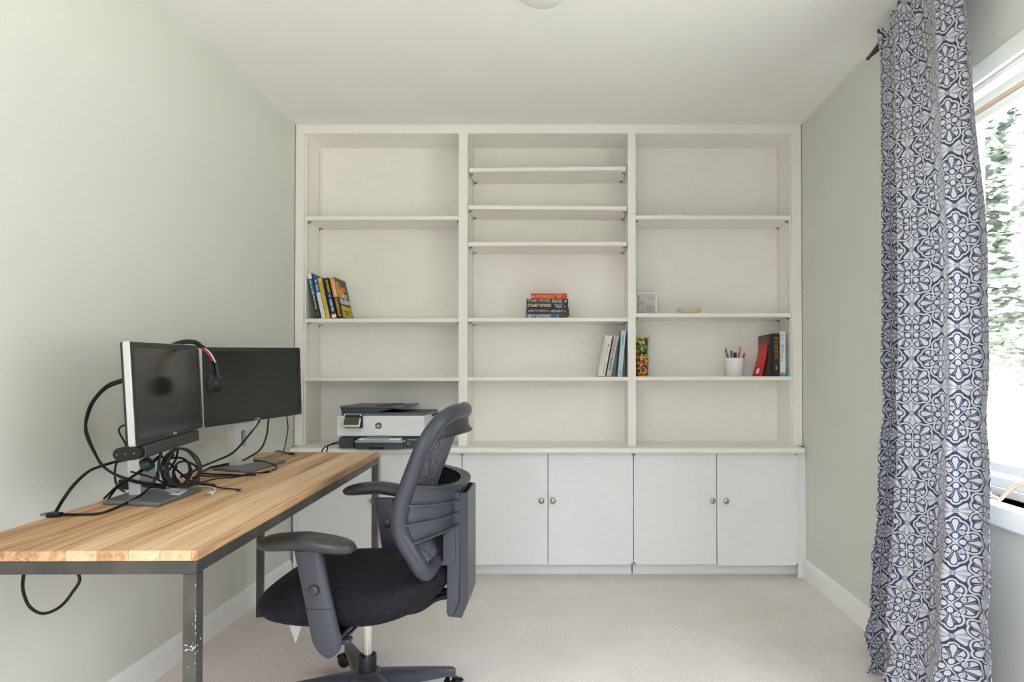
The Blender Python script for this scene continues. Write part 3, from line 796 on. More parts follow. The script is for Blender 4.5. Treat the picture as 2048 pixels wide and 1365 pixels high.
# lead dropping behind the near desk edge and its loop against the wall
cable([(276, 917, 1.77), (256, 920, 1.76), (232, 924, 1.72), (205, 932, 1.68), (178, 943, 1.62), (150, 968, 1.56), (128, 997, 1.53), (112, 1024, 1.545), (100, 1048, 1.56), (86, 1078, 1.57), V((-1.36, 1.60, .66)), V((-1.365, 1.63, .62)), (158, 1152, 1.66), (143, 1188, 1.65), (118, 1216, 1.64), (86, 1228, 1.63), (60, 1215, 1.62), (47, 1186, 1.61), (46, 1160, 1.60), (52, 1130, 1.60)], .0040, 'black cable arching over the desk edge and hanging in a loop below', group=G)
# lead with a large plug lying at the near end
t, P = cable([(322, 905, 1.70), (318, 925, 1.69), (316, 945, 1.68), (304, 970, 1.66), (280, 992, 'd', .012), (246, 1010, 'd', .003), (203, 1026.5, 'd'), (160, 1029.5, 'd'), (120, 1029.5, 'd')], .0034, 'black cable snaking along the near desk end to a large flat plug', group=G)
plug(t, D(122, 1029.5, .003), D(98, 1029.3, .003), .020, .011, tip=.016, tipm='silver2')
# slanting pair passing the left stand
for k, lab in enumerate(('upper one of two black leads slanting past the left monitor stand', 'lower one of two black leads slanting past the left monitor stand')):
    cable([(208 + 9 * k, 998, 'd', .002), (232 + 3 * k, 975, 1.69 + k * .012), (262 + 2 * k, 955, 1.69 + k * .012), (291, 934 + 4 * k, 1.69 + k * .012), (306, 922 + 4 * k, 1.69 + k * .012), (324, 908 + 4 * k, 1.71 + k * .012)], .0030, lab, group=G)
# the coiled bundle under the left monitor
rd = random.Random(11)
coils = [((366, 937), 36, 41, 0.35, 1.72), ((361, 936), 39, 38, 0.6, 1.75), ((352, 944), 30, 32, -0.5, 1.78), ((372, 948), 27, 26, 0.1, 1.80)]
labs = ['largest black cable coil under the left monitor, nearest the front', 'wide tilted black cable coil behind the largest coil', 'smaller black cable coil leaning to the left in the bundle', 'smallest black cable coil at the back right of the bundle']
for (c, a, b_, tl, Y), lab in zip(coils, labs):
    pts = []
    for k in range(21):
        ph = 2 * PI * k / 12.5
        rr = 1 + .05 * math.sin(k * 1.7) - .012 * max(0, k - 8)
        u, v = a * rr * math.cos(ph), b_ * rr * math.sin(ph)
        pts.append((c[0] + u * math.cos(tl) - v * math.sin(tl) * .9, min(974, c[1] + u * math.sin(tl) + v * math.cos(tl) * .95), Y + .02 * math.cos(ph + 1) + .0006 * k))
    cable(pts, .0032, lab, 'coiled_cable', group='cable coils under the left monitor')
for pts, lab in (
    ([(322, 912, 1.72), (342, 930, 1.74), (362, 948, 1.77), (380, 962, 1.80), (392, 968, 1.82)], 'black lead crossing the coil bundle downwards to the right'),
    ([(356, 900, 1.76), (352, 918, 1.77), (343, 934, 1.78), (336, 948, 1.79), (344, 962, 1.80)], 'short black lead dropping vertically through the coil bundle'),
    ([(262, 944, 1.70), (284, 950, 1.69), (310, 958, 1.69), (330, 968, 1.71), (326, 975, 1.72), (306, 973, 1.70)], 'black lead curling round just in front of the left stand'),
    ([(285, 972, 1.74), (300, 975, 1.73), (316, 974, 1.72), (328, 970, 1.72), (324, 964, 1.73)], 'flat bundle of black lead tied up on the left base'),
    ([(244, 912, 1.80), (232, 930, 1.82), (230, 955, 1.84), (236, 975, 1.84), (250, 985, 1.84)], 'black lead hanging behind the left stand down to the power brick')):
    cable(pts, .0030, lab, group=G)
cable([(266, 850, 1.84), (249, 851, 1.84), (240, 856, 1.84), (238, 863, 1.84), (243, 874, 1.84), (250, 886, 1.83), (253, 898, 1.82), (256, 912, 1.82)], .0026, 'thin black lead making a small bend behind the left monitor neck', group=G)
# leads coming down from the right monitor
cable([(531, 815, 2.53), (517, 846, 2.50), (505, 862, 2.36), (487, 884, 2.235), (466, 906, 2.18), (440, 919, 2.14), (408, 932, 2.02), (385, 944, 1.92), (362, 954, 1.85)], .0036, 'thick black lead sweeping from the right monitor across its silver neck', group=G)
cable([(538, 812, 2.56), (536.5, 845, 2.53), (533, 872, 2.44), (522, 898, 2.32), (500, 914, 2.25), (478, 924, 'd', .012), (450, 930, 'd', .012), (424, 935, 'd', .010), (404, 945, 'd', .004), (386, 957, 'd', .004)], .0036, 'second black lead curving from the right monitor down over its base', group=G)
t, P = cable([(420, 935, 'd', .009), (455, 928, 'd', .0135), (482, 924, 'd', .0135), (505, 922, 'd', .0135), (530, 924, 'd', .0135), (546, 929, 'd', .012), (553.5, 935, 'd', .002), (551, 939, 'd'), (543.5, 941.5, 'd')], .0026, 'thin black cable looping over the right base to a small square plug', group=G)
plug(t, D(527.5, 945.5), D(538.5, 943.6), .012, .008, tip=.007)
t, P = cable([(398, 947, 'd'), (430, 949, 'd'), (462, 949.5, 'd'), (486, 951, 'd')], .0028, 'black cable lying straight along the desk to a ribbed plug', group=G)
plug(t, D(488, 951.2), D(511, 949), .010, .008, tip=.009)
cable([(398, 952, 'd'), (425, 953, 'd'), (455, 952.5, 'd'), (478, 951.5, 'd', .004), (500, 947.5, 'd', .004), (526, 945.8, 'd', .001)], .0024, 'thin black cable beside the ribbed plug, ending at the square plug', group=G)
cable([(400, 967, 'd'), (418, 961, 'd'), (436, 957.5, 'd'), (462, 955.5, 'd'), (486, 952.3, 'd')], .0022, 'thinnest black cable running diagonally towards the ribbed plug', group=G)
t, P = cable([(425, 972, 'd'), (440, 976, 'd'), (456, 978, 'd'), (472, 979.2, 'd')], .0020, 'short black adapter cable with a slim box and a small plug', group=G)
plug(t, D(474, 979.6), D(481, 981.2), .011, .006, tip=.006, name='small_plug')
plug(t, D(390, 964.5, .003), D(425, 972, .003), .017, .009, tip=0, name='adapter_box')
t, P = cable([(398, 972.5, 'd', .001), (408, 973.5, 'd'), (420, 974.8, 'd'), (429, 978, 'd'), (431.5, 981.5, 'd'), (427, 984, 'd')], .0021, 'short white cable with a white plug near the desk edge', m='white', group=G)
plug(t, D(426, 984.6), D(419, 988.5), .014, .008, m='white', tip=.004, tipm='silver2')
t, P = cable([(549.5, 905, 'd'), (553, 903, 'd', .002), (560, 902.8, 'd', .002), (570, 905.5, 'd', .001), (579, 907.8, 'd')], .0026, 'black cable with a metal-tipped plug at the far desk end', group=G)
plug(t, D(580, 907.4, .002), D(588, 907.9, .002), .017, .010, tip=.016)
cable([(573, 816, 2.66), (574, 838, 2.65), (576, 856, 2.67), (572.5, 880, 2.74), (568, 900, 2.80), V((-1.318, 2.80, .68)), V((-1.32, 2.80, .60))], .0022, 'thin black cable hanging from the right monitor behind the far desk end', group=G)
# printer leads
for xa, lab in ((643.5, 'black printer lead dropping behind the desk on the left'), (653.5, 'black printer lead dropping behind the desk on the right')):
    a = xa - 643.5
    cable([(690, 882 + a * .3, 3.30 + a * .0012), (676, 884 + a * .35, 3.21 + a * .0012), (662, 889 + a * .1, 3.19 + a * .0012), (652 + a * .35, 893.5, 3.175 + a * .0005), (647 + a * .8, 898, 3.172 + a * .0006), (xa, 904, 3.172 + a * .0006), (xa - .5, 925, 3.172 + a * .0006)], .0028, lab, group='printer leads')
# tie, power brick, cable clip, papers
ct = thing('cable_clip', 'dark green round clip gathering leads on the left stand', 'clip', at(294, 929, 1.685))
b = lathe(NB(), [(.016, -.011), (.018, -.009), (.018, .009), (.016, .011), (.010, .011), (.010, .0)], (0, 0, 0), n=24); b.transform(Matrix.Translation(at(294, 929, 1.685)) @ V((-.8, -.2, -.5)).to_track_quat('Z', 'Y').to_matrix().to_4x4())
obj('clip_ring', b, M['green'], ct)
b = NB(); c = D(304, 967); loft(b, [[V((c.x + x, c.y + y, z)) for x, y in ((-.02, -.012), (.014, -.02), (.018, .012), (-.016, .018))] for z in (ZK + .0125, ZK + .036)])
obj('cable_tie', b, M['green'], bevel=.003, label='dark green strap tying leads flat on the left monitor base', cat='strap')
b = NB(); c = D(254, 984); loft(b, [[V((c.x + x, c.y + y, z)) for x, y in ((-.016, -.016), (.018, -.022), (.022, .03), (-.012, .036))] for z in (ZK + .0125, ZK + .042)])
obj('power_brick', b, M['black'], bevel=.003, label='small black power brick behind the foot of the left stand', cat='power supply')
pp = [atz(x, y, ZK + .0125) for x, y in ((321, 983), (345, 977.5), (376, 981), (358, 992), (341, 990))]
card = thing('paper_card', 'white folded paper card lying on the left monitor base', 'paper', pp[0])
b = NB(); prism(b, pp, (0, 0, .0012)); obj('sheet', b, M['paper'], card, smooth=0)
b = NB(); prism(b, [p + V((0, 0, .0012)) for p in (atz(323, 983.5, ZK + .0125), atz(326, 982.5, ZK + .0125), atz(343, 989, ZK + .0125), atz(341, 990, ZK + .0125))], (0, 0, .0003))
for q in ((350, 983.6), (360, 985.6)): pass
fr = [atz(x, y, ZK + .0137) for x, y in ((350, 985), (354, 983), (361, 984), (357, 986.3))]
fi = [atz(x, y, ZK + .0137) for x, y in ((351.5, 984.9), (354.4, 983.6), (359.4, 984.2), (356.6, 985.7))]
for i in range(4): prism(b, [fr[i], fr[(i + 1) % 4], fi[(i + 1) % 4], fi[i]], (0, 0, .0003))
obj('print', b, M['ink'], card, smooth=0)

# ------------------------------------------------------------------ printer
pf = 3.165
px0, px1 = X_(673.5, pf, 850), X_(848, pf, 850)
PZ = lambda y, Y=pf: Z_(y, Y)
pr = thing('printer', 'white and slate all-in-one printer on the worktop in the left bay', 'printer', ((px0 + px1) / 2, 3.33, ZT))
zt0, zt1, zt2 = PZ(872.8), PZ(832), PZ(826.5)
obj('body', bx((px0, pf, zt0), (px1, 3.50, zt1)), M['white'], pr, bevel=.004, seg=3)
b = NB(); box(b, (px0 + .018, pf + .016, ZT + .055), (px1 - .004, 3.49, zt0)); obj('lower_body', b, M['slate'], pr, bevel=.002)
b = bx((px0 + .010, pf + .038, ZT + .0005), (px1 - .002, 3.49, ZT + .0545)); obj('base', b, M['slate'], pr, bevel=.003)
b = bx((px0 + .010, pf + .004, ZT + .003), (X_(706, pf, 890), pf + .04, ZT + .056)); obj('front_block', b, M['slate'], pr, bevel=.002)
b = bx((X_(806.5, pf, 890), pf + .004, ZT + .003), (px1 - .002, pf + .04, ZT + .056)); fb = obj('front_block', b, M['slate'], pr, bevel=.002)
b = NB(); text(b, 'HP OfficeJet Pro 8025', V((X_(815, pf, 885), pf + .0036, ZT + .0435)), (1, 0, 0), (0, 0, 1), .078, .0055)
c0 = V((X_(813.5, pf, 890), pf + .0036, ZT + .021)); s_ = .0105
for a, c in (((0, 0), (s_, .0018)), ((0, s_ - .0018), (s_, s_)), ((0, 0), (.0018, s_)), ((s_ - .0018, .003), (s_, s_))): box(b, (c0.x + a[0], c0.y - .0004, c0.z + a[1]), (c0.x + c[0], c0.y + .0004, c0.z + c[1]))
obj('model_print', b, M['white'], fb, smooth=0)
tx0, tx1 = X_(706.5, 3.12, 890), X_(805.8, 3.12, 890)
def tray(z0_, z1_, yf, gr):
    poly = [(tx0 - gr, 3.24, z0_), (tx0 - gr, yf + .03, z0_), (tx0 + .004, yf + .008, z0_), (tx0 + .022, yf, z0_), (tx1 - .022, yf, z0_), (tx1 - .004, yf + .008, z0_), (tx1 + gr, yf + .03, z0_), (tx1 + gr, 3.24, z0_)]
    return prism(NB(), poly, (0, 0, z1_ - z0_))
tb = tray(ZT + .002, ZT + .036, 3.128, 0); trp = obj('paper_tray', tb, M['slate'], pr, bevel=.0015)
obj('tray_lip', tray(ZT + .0362, ZT + .046, 3.118, .002), M['greycard'], trp, bevel=.0015)
b = bx((X_(736, 3.12, 897), 3.1268, ZT + .0015), (X_(768, 3.12, 897), 3.14, ZT + .013)); obj('tray_pull', b, M['black'], trp)
cx0, cx1 = X_(730, 3.15, 880), X_(779, 3.15, 880)
b = NB(); loft(b, [[V((x, y, z)) for x, y, z in ((X_(716, 3.14, 884), 3.14, ZT + .0465), (X_(801, 3.14, 884), 3.14, ZT + .0465), (X_(801, 3.14, 884), 3.14, ZT + .052), (X_(716, 3.14, 884), 3.14, ZT + .052))], [V((x, y, z)) for x, y, z in ((X_(716, 3.14, 884), 3.30, ZT + .060), (X_(801, 3.14, 884), 3.30, ZT + .060), (X_(801, 3.14, 884), 3.30, ZT + .0655), (X_(716, 3.14, 884), 3.30, ZT + .0655))]])
obj('paper_stack', b, M['paper'], pr)
b = NB(); loft(b, [[V(p) for p in ((cx0, 3.136, ZT + .0525), (cx1, 3.136, ZT + .0525), (cx1, 3.136, ZT + .0545), (cx0, 3.136, ZT + .0545))], [V(p) for p in ((cx0 + .008, 3.20, ZT + .066), (cx1 + .002, 3.20, ZT + .066), (cx1 + .002, 3.20, ZT + .068), (cx0 + .008, 3.20, ZT + .068))]])
obj('output_cover', b, M['greycard'], pr)
# lid, feeder
ld = obj('scanner_lid', bx((X_(681.5, pf, 829), pf + .004, zt1 + .0005), (px1 + .001, 3.498, zt2)), M['slate2'], pr, bevel=.003)
fzb, fzt = zt2 + .0005, PZ(816.5, 3.17)
fl = X_(683, 3.18, 820); fr_ = X_(800, 3.18, 820)
b = NB(); prism(b, [(fl + .002, 3.175, fzb), (X_(752, 3.18), 3.175, fzb), (X_(795, 3.18), 3.175, fzt), (fl - .004, 3.175, fzt)], (0, .30, 0)); obj('feeder_body', b, M['slate'], pr, bevel=.002)
tz0, tz1 = fzt + .0003, PZ(812.6, 3.17)
ftx0, ftx1 = X_(679.5, 3.17, 815), X_(807, 3.17, 815)
b = NB(); prism(b, [(ftx0, 3.168, tz0), (ftx1 + .004, 3.168, tz0), (ftx1 + .004, 3.168, tz1 - .001), (ftx0, 3.168, tz1)], (0, .315, 0)); ft = obj('feeder_tray', b, M['slate2'], pr, bevel=.003)
b = NB(); xm = X_(750, 3.17, 815); prism(b, [(xm, 3.18, tz1 + .0002), (xm + .055, 3.18, tz1 + .0002), (xm + .075, 3.46, tz1 + .0002), (xm + .02, 3.46, tz1 + .0002)], (0, 0, .0014)); obj('feeder_slot', b, M['black'], ft)
b = NB(); prism(b, [(X_(757, 3.2), 3.174, zt2 + .0005), (X_(848, 3.2), 3.20, zt2 + .0005), (X_(846, 3.2), 3.46, zt2 + .0005), (X_(757, 3.2), 3.46, zt2 + .0005)], (0, 0, .0015)); obj('output_well', b, M['slate'], ld)
# touch screen, tilted
sx0, sx1 = X_(684.5, 3.12, 840), X_(721.5, 3.14, 840)
b = NB(); lo, hi = PZ(856, 3.12), PZ(828, 3.15)
q = [(0, 3.128, lo), (0, 3.118, lo + .010), (0, 3.150, hi), (0, 3.160, hi - .004)]
prism(b, [(sx0, p[1], p[2]) for p in q], (sx1 - sx0, 0, 0)); sc_ = obj('screen_housing', b, M['white'], pr, bevel=.004, seg=3)
n_ = V((0, -(hi - lo - .010), .032)).normalized(); d0 = V((0, 3.118, lo + .010)); d1 = V((0, 3.150, hi)); dd = d1 - d0
b = NB(); prism(b, [V((sx0 + .005, 0, 0)) + d0 + dd * .06 + n_ * .0002, V((sx1 - .005, 0, 0)) + d0 + dd * .06 + n_ * .0002, V((sx1 - .005, 0, 0)) + d0 + dd * .94 + n_ * .0002, V((sx0 + .005, 0, 0)) + d0 + dd * .94 + n_ * .0002], n_ * .0006)
obj('touch_screen', b, M['oliveglass'], sc_, smooth=0)
b = bx((sx0 + .006, 3.14, lo - .003), (sx1 + .004, pf + .001, hi - .01)); obj('screen_mount', b, M['black'], pr, bevel=.002)
lgx, lgz = X_(757, pf, 852), PZ(852)
b = lathe(NB(), [(.0168, -.0006), (.0168, .0002)], (lgx, pf, lgz), 'Y', 40); lg = obj('round_logo', b, M['slate'], pr, smooth=30)
b = NB()
def slant(x, z0_, z1_, w_): prism(b, [(lgx + x + z0_ * .32, pf - .0011, lgz + z0_), (lgx + x + w_ + z0_ * .32, pf - .0011, lgz + z0_), (lgx + x + w_ + z1_ * .32, pf - .0011, lgz + z1_), (lgx + x + z1_ * .32, pf - .0011, lgz + z1_)], (0, .0008, 0))
slant(-.0085, -.0075, .0158, .0024); slant(-.0037, -.0075, .0030, .0024); slant(-.0068, .0026, .0050, .0050)
slant(.0016, -.0158, .0050, .0024); slant(.0066, -.0050, .0030, .0024); slant(.0034, .0026, .0050, .0050); slant(.0034, -.0075, -.0051, .0050)
obj('logo_letters', b, M['white'], lg, smooth=0)

# ------------------------------------------------------------------ books and things on the shelves
RT = V((0, 0, -1)); RU = V((1, 0, 0))                    # spine print reads downwards
def book(label, group, org, rot, t, d, h, col, bands=(), prints=(), rough=.45, cover_prints=(), top=None):
    """Local space: spine at y=0 facing -y, thickness along x, height along z."""
    root = thing('book', label, 'book', org, rot, group)
    m = pcol(col[0], col[1], rough)
    ct = .0016
    b = NB(); box(b, (0, 0, 0), (t, ct, h)); box(b, (0, ct, 0), (ct, d, h)); box(b, (t - ct, ct, 0), (t, d, h))
    cv = obj('cover', b, m, root, local=True)
    obj('pages', bx((ct + .0002, ct + .0002, .002), (t - ct - .0002, d - .003, h - .002)), M['cream'], root, local=True, smooth=0)
    for (z0_, z1_, c, side) in bands:
        if side == 's': bb = bx((0.0003, -.0006, z0_), (t - .0003, .0004, z1_))
        elif side == 'c': bb = bx((t - .0004, .0002, z0_), (t + .0006, d - .0002, z1_))
        else: bb = bx((-.0006, .0002, z0_), (.0004, d - .0002, z1_))
        obj('cover_band', bb, pcol(*c), cv, local=True, smooth=0)
    for p in prints:
        b = NB(); kind = p[0]
        if kind == 'v':                                  # text down the spine: (kind, text, z_top, z_bottom, x0, x1, colour)
            _, s, za, zb_, xa, xb, c = p
            text(b, s, V((xa, -.0008, za)), RT, RU, za - zb_, xb - xa)
        elif kind == 'b':                                # unreadable print down the spine
            _, sd_, za, zb_, xa, xb, c = p
            bars(b, V((xa, -.0008, za)), RT, RU, za - zb_, xb - xa, random.Random(sd_))
        elif kind == 'h':                                # unreadable lines across the spine: (kind, seed, z list, x0, x1, height, colour)
            _, sd_, zl, xa, xb, hh, c = p
            for i, z in enumerate(zl): bars(b, V((xa, -.0008, z)), (1, 0, 0), (0, 0, 1), xb - xa, hh, random.Random(sd_ + i))
        elif kind == 'r':
            _, xa, xb, za, zb_, c = p
            box(b, (xa, -.0009, za), (xb, -.0002, zb_))
        elif kind == 'd':
            _, xa, za, r_, c = p
            lathe(b, [(r_, -.0009), (r_, -.0002)], (xa, 0, za), 'Y', 16)
        elif kind == 'c':                                # text on the front cover (+x side), upright
            _, s, y0_, y1_, z0_, z1_, c = p
            text(b, s, V((t + .0008, y0_, z0_)), (0, 1, 0), (0, 0, 1), y1_ - y0_, z1_ - z0_)
        elif kind == 'q':
            _, y0_, y1_, z0_, z1_, c = p
            box(b, (t, y0_, z0_), (t + .0009, y1_, z1_))
        elif kind == 'o':
            _, yc, zc_, r_, c = p
            lathe(b, [(r_, 0), (r_, .001)], (t, yc, zc_), 'X', 20)
        elif kind == 'w':                                # print on the back cover (-x side)
            _, sd_, zl, y0_, y1_, hh, c = p
            for i, z in enumerate(zl): bars(b, V((-.0008, y1_, z)), (0, -1, 0), (0, 0, 1), y1_ - y0_, hh, random.Random(sd_ + i))
        obj('lettering', b, pcol(*p[-1]), cv, local=True, smooth=0)
    return root
WH = ('wht', (240, 240, 238)); BK = ('blk', (22, 20, 20)); YE = ('yel', (244, 210, 40)); GR = ('gry', (150, 154, 158))
# leaning group in the left bay
Yb = YF + .028
mm = Yb / F
th_ = math.radians(12.4)
L = Matrix.Rotation(-th_, 4, 'Y')
zs = SH['a2'][0] + .0004
GL = 'books leaning on the left bay shelf'
def lean(px, label, t, d, h, *a, **k):
    return book(label, GL, (X_(px, Yb, 637), Yb, zs), L, t, d, h, *a, **k)
lean(633.2, 'thin leaning book with white, teal and black spine, leftmost in the left bay', .0232, .15, .252, ('black_cover', (40, 44, 46)), [(.135, .222, ('teal', (18, 112, 108)), 's'), (.222, .2515, WH, 's')], [('b', 3, .215, .05, .006, .015, WH), ('b', 4, .035, .012, .007, .014, GR)])
lean(643.6, 'leaning book with blue upper and white lower spine, second from the left', .0222, .15, .240, ('white_cover', (226, 228, 232)), [(.145, .2395, ('blue', (40, 92, 158)), 's'), (.002, .239, ('greyblue', (92, 104, 124)), 'c')], [('b', 5, .215, .150, .006, .017, WH)])
lean(653.0, 'leaning book with yellow spine and turquoise cover, middle of the five', .0200, .155, .227, ('yellow_cover', (240, 186, 46)), [(.0005, .2265, ('turquoise', (20, 140, 176)), 'c')], [('b', 6, .205, .155, .005, .010, ('olive', (130, 110, 30))), ('b', 16, .195, .158, .012, .016, ('olive', (130, 110, 30))), ('b', 7, .150, .045, .006, .014, ('greenink', (96, 150, 130)))])
lean(664.6, 'leaning black novel with yellow and white title and blue disc, fourth from the left', .0252, .155, .226, BK, [(.004, .022, WH, 's'), (.022, .031, ('crimson', (200, 36, 70)), 's'), (.112, .138, ('royal', (34, 50, 150)), 's')], [('v', 'JOHN SANDFORD', .216, .142, .004, .021, YE), ('v', 'BURIED PREY', .106, .036, .005, .020, WH), ('b', 9, .133, .118, .009, .016, WH)])
lean(676.2, 'large leaning novel titled BLINDMANS BLUFF with orange and black cover, rightmost of the five', .0262, .17, .228, ('darkolive', (46, 46, 36)), [(.118, .2275, ('amber', (214, 142, 58)), 's'), (.0005, .115, BK, 's'), (.12, .2275, ('smoke', (74, 74, 58)), 'c')],
     [('v', 'FAYE KELLERMAN', .215, .125, .009, .021, WH), ('v', "BLINDMAN'S BLUFF", .110, .012, .006, .020, YE), ('q', .004, .10, .118, .165, ('ambercov', (222, 148, 60))), ('q', .004, .06, .165, .205, ('ambercov', (222, 148, 60))), ('q', .06, .135, .16, .182, ('orangecov', (230, 128, 50))), ('o', .050, .185, .022, ('seal', (150, 120, 50))),
      ('c', 'FAYE', .06, .145, .118, .143, WH), ('c', 'KELLERMAN', .02, .165, .084, .112, WH), ('c', "BLINDMAN'S", .02, .165, .046, .072, YE), ('c', 'BLUFF', .02, .165, .006, .042, YE)])
# flat stack in the middle bay
LAY = Matrix(((0, 0, -1, 0), (0, 1, 0, 0), (1, 0, 0, 0), (0, 0, 0, 1)))
GS = 'books stacked flat in the middle bay'
Ys = YF + .03
def px_z(y): return Z_(y, Ys)
zb_ = on('b4', .0)
def flat(label, x0, x1, yt, yb, col, bands=(), prints=(), d=.15, rot=0, dy=0):
    global zb_
    xa, xb = X_(x0, Ys, 620), X_(x1, Ys, 620); t = px_z(yt) - px_z(yb); h = xb - xa
    P = [(p[:2] + (h - p[2], h - p[3]) + p[4:]) if p[0] in 'vb' else p for p in prints]
    r = book(label, GS, (xb, Ys + dy, zb_), Matrix.Rotation(rot, 4, 'Z') @ LAY, t, d, h, col, bands, P)
    zb_ += t + .0004
    return h
# prints on flat books: distances are measured from the left end of the spine
flat('blue flat book reading FAT LEONARD in yellow, bottom of the stack', 1051.5, 1135, 627.8, 635.9, ('leoblue', (34, 96, 170)), [(.0005, .050, ('leobrown', (96, 62, 44)), 's')], [('v', 'FAT LEONARD', .022, .138, .003, .0195, YE), ('r', .001, .021, .205, .209, WH), ('r', .001, .021, .213, .216, WH), ('r', .001, .021, .050, .053, WH)])
flat('black flat thriller lettered JAMES PATTERSON, second from the bottom of the stack', 1052.5, 1138, 616.5, 627.6, BK, [], [('v', 'JAMES PATTERSON', .010, .115, .010, .0215, ('silverink', (196, 204, 212))), ('v', 'MIDNIGHT', .138, .200, .010, .0215, ('silverink', (196, 204, 212))), ('b', 21, .205, .222, .010, .022, ('tanink', (176, 150, 116))), ('b', 22, .117, .134, .013, .019, ('silverink', (196, 204, 212))), ('r', .0035, .0048, .002, .230, ('taupe', (120, 108, 96)))])
flat('black flat novel by STUART WOODS in cream letters, middle of the stack', 1053, 1136, 606.5, 616.3, BK, [], [('v', 'STUART WOODS', .006, .134, .008, .0235, ('creamink', (246, 236, 200))), ('v', 'Santa Fe', .152, .198, .0145, .024, ('silverink', (196, 204, 212))), ('v', 'Dead', .160, .190, .0045, .0135, WH), ('r', .0035, .0045, .012, .060, GR), ('b', 23, .206, .217, .008, .02, GR)])
flat('black flat novel by STUART WOODS in pinkish letters, second from the top of the stack', 1053, 1136.3, 597.3, 606.3, BK, [], [('v', 'STUART WOODS', .006, .131, .008, .0215, ('pinkink', (244, 196, 178))), ('v', 'Shoot Him', .140, .195, .0130, .0215, WH), ('v', 'If He Runs', .140, .195, .0040, .0115, WH), ('r', .0020, .0030, .010, .220, GR), ('d', .012, .014, .005, WH)])
flat('red paperback lettered DAVID BALDACCI, on top of the flat stack', 1062, 1134, 586.2, 597.1, ('baldred', (204, 44, 38)), [], [('v', 'DAVID BALDACCI', .026, .126, .0085, .0215, ('orangeink', (252, 178, 74))), ('v', 'ONE GOOD', .134, .172, .0165, .0245, ('orangeink', (252, 190, 80))), ('v', 'DEED', .142, .165, .0065, .0145, ('orangeink', (252, 190, 80))), ('b', 26, .006, .020, .009, .020, WH), ('b', 27, .178, .188, .011, .018, WH), ('b', 28, .055, .130, .0015, .0050, ('orangeink', (252, 178, 74))), ('r', .0028, .0036, .0, .19, ('orangeink', (252, 178, 74)))], dy=.004)
# leaning group at the right end of the middle bay
zs = SH['b5'][1] + .0004
def lean2(px, ang_, label, t, d, h, *a, **k):
    return book(label, 'books leaning at the right end of the middle bay', (X_(px, Yb, 752), Yb, zs + k.pop('lift', 0) + t * math.sin(math.radians(ang_))), Matrix.Rotation(math.radians(ang_), 4, 'Y'), t, d, h, *a, **k)
lines = [.207 - .0052 * i for i in range(30)]
lean2(1195.2, 10.4, 'thick white leaning book with grey print lines and a red dot, leftmost of three', .0400, .155, .226, ('offwhite', (222, 217, 206)), [], [('h', 40, lines, .001, .0135, .0018, ('greyprint', (140, 138, 134))), ('d', .0285, .172, .0045, ('dotred', (196, 40, 84))), ('b', 31, .155, .105, .0245, .030, ('mauve', (176, 140, 150))), ('b', 32, .072, .012, .0255, .031, ('mid', (108, 106, 106))), ('b', 33, .035, .010, .004, .010, ('mid', (108, 106, 106)))])
lean2(1212.6, 11.0, 'grey leaning book with red and black title, between the white and pale blue ones', .0242, .155, .225, ('greycov', (182, 188, 190)), [(.001, .224, ('greencov', (58, 86, 80)), 'c')], [('b', 34, .205, .118, .007, .017, ('magred', (176, 28, 84))), ('b', 35, .108, .030, .007, .017, ('ink2', (54, 60, 66))), ('b', 36, .218, .210, .008, .016, ('ink2', (54, 60, 66)))], )
lean2(1235.0, 5.2, 'tall pale blue leaning book with script title, rightmost of the three', .0238, .16, .252, ('palebl', (184, 206, 214)), [(.001, .251, ('petrol', (36, 84, 94)), 'c')], [('b', 37, .228, .172, .008, .016, ('petrol', (36, 84, 94))), ('r', .008, .018, .018, .030, ('pb2', (130, 160, 172))), ('h', 38, [.006], .005, .016, .004, ('pb2', (130, 160, 172)))])
# two lidded jars of leaf pattern, stacked behind the divider
jx_ = .4225; jy = 3.42; zj = SH['c3'][0] + .0004
def jar(label, z, h, cols):
    t = thing('tumbler', label, 'jar', (jx_, jy, z), group='leaf patterned jars')
    obj('body', lathe(NB(), [(.034, 0), (.037, .002), (.0395, h * .5), (.0412, h - .006), (.0405, h - .006), (.038, h - .012), (.0, h - .012)], (jx_, jy, z), n=40), mosaic_material('leaf_mosaic', cols, 75), t, smooth=60)
    obj('rim', lathe(NB(), [(.0414, h - .0075), (.0438, h - .007), (.0438, h - .001), (.042, h), (.0405, h), (.0405, h - .0075)], (jx_, jy, z), n=40), M['gold'], t)
    obj('foot_ring', lathe(NB(), [(.0345, -.0001), (.0375, .0), (.0378, .004), (.0372, .0045)], (jx_, jy, z), n=40), M['gold'], t)
hj = Z_(715, jy) - zj
jar('red and amber leaf patterned jar, the lower of the two stacked jars', zj, hj, [(190, 40, 20), (230, 120, 20), (200, 160, 30), (150, 24, 16), (240, 180, 60), (110, 30, 14)])
jar('green and gold leaf patterned jar, resting on top of the red one', zj + hj + .0006, Z_(675.5, jy) - zj - hj, [(190, 170, 30), (70, 110, 30), (30, 100, 110), (230, 200, 60), (40, 46, 16), (150, 140, 30)])
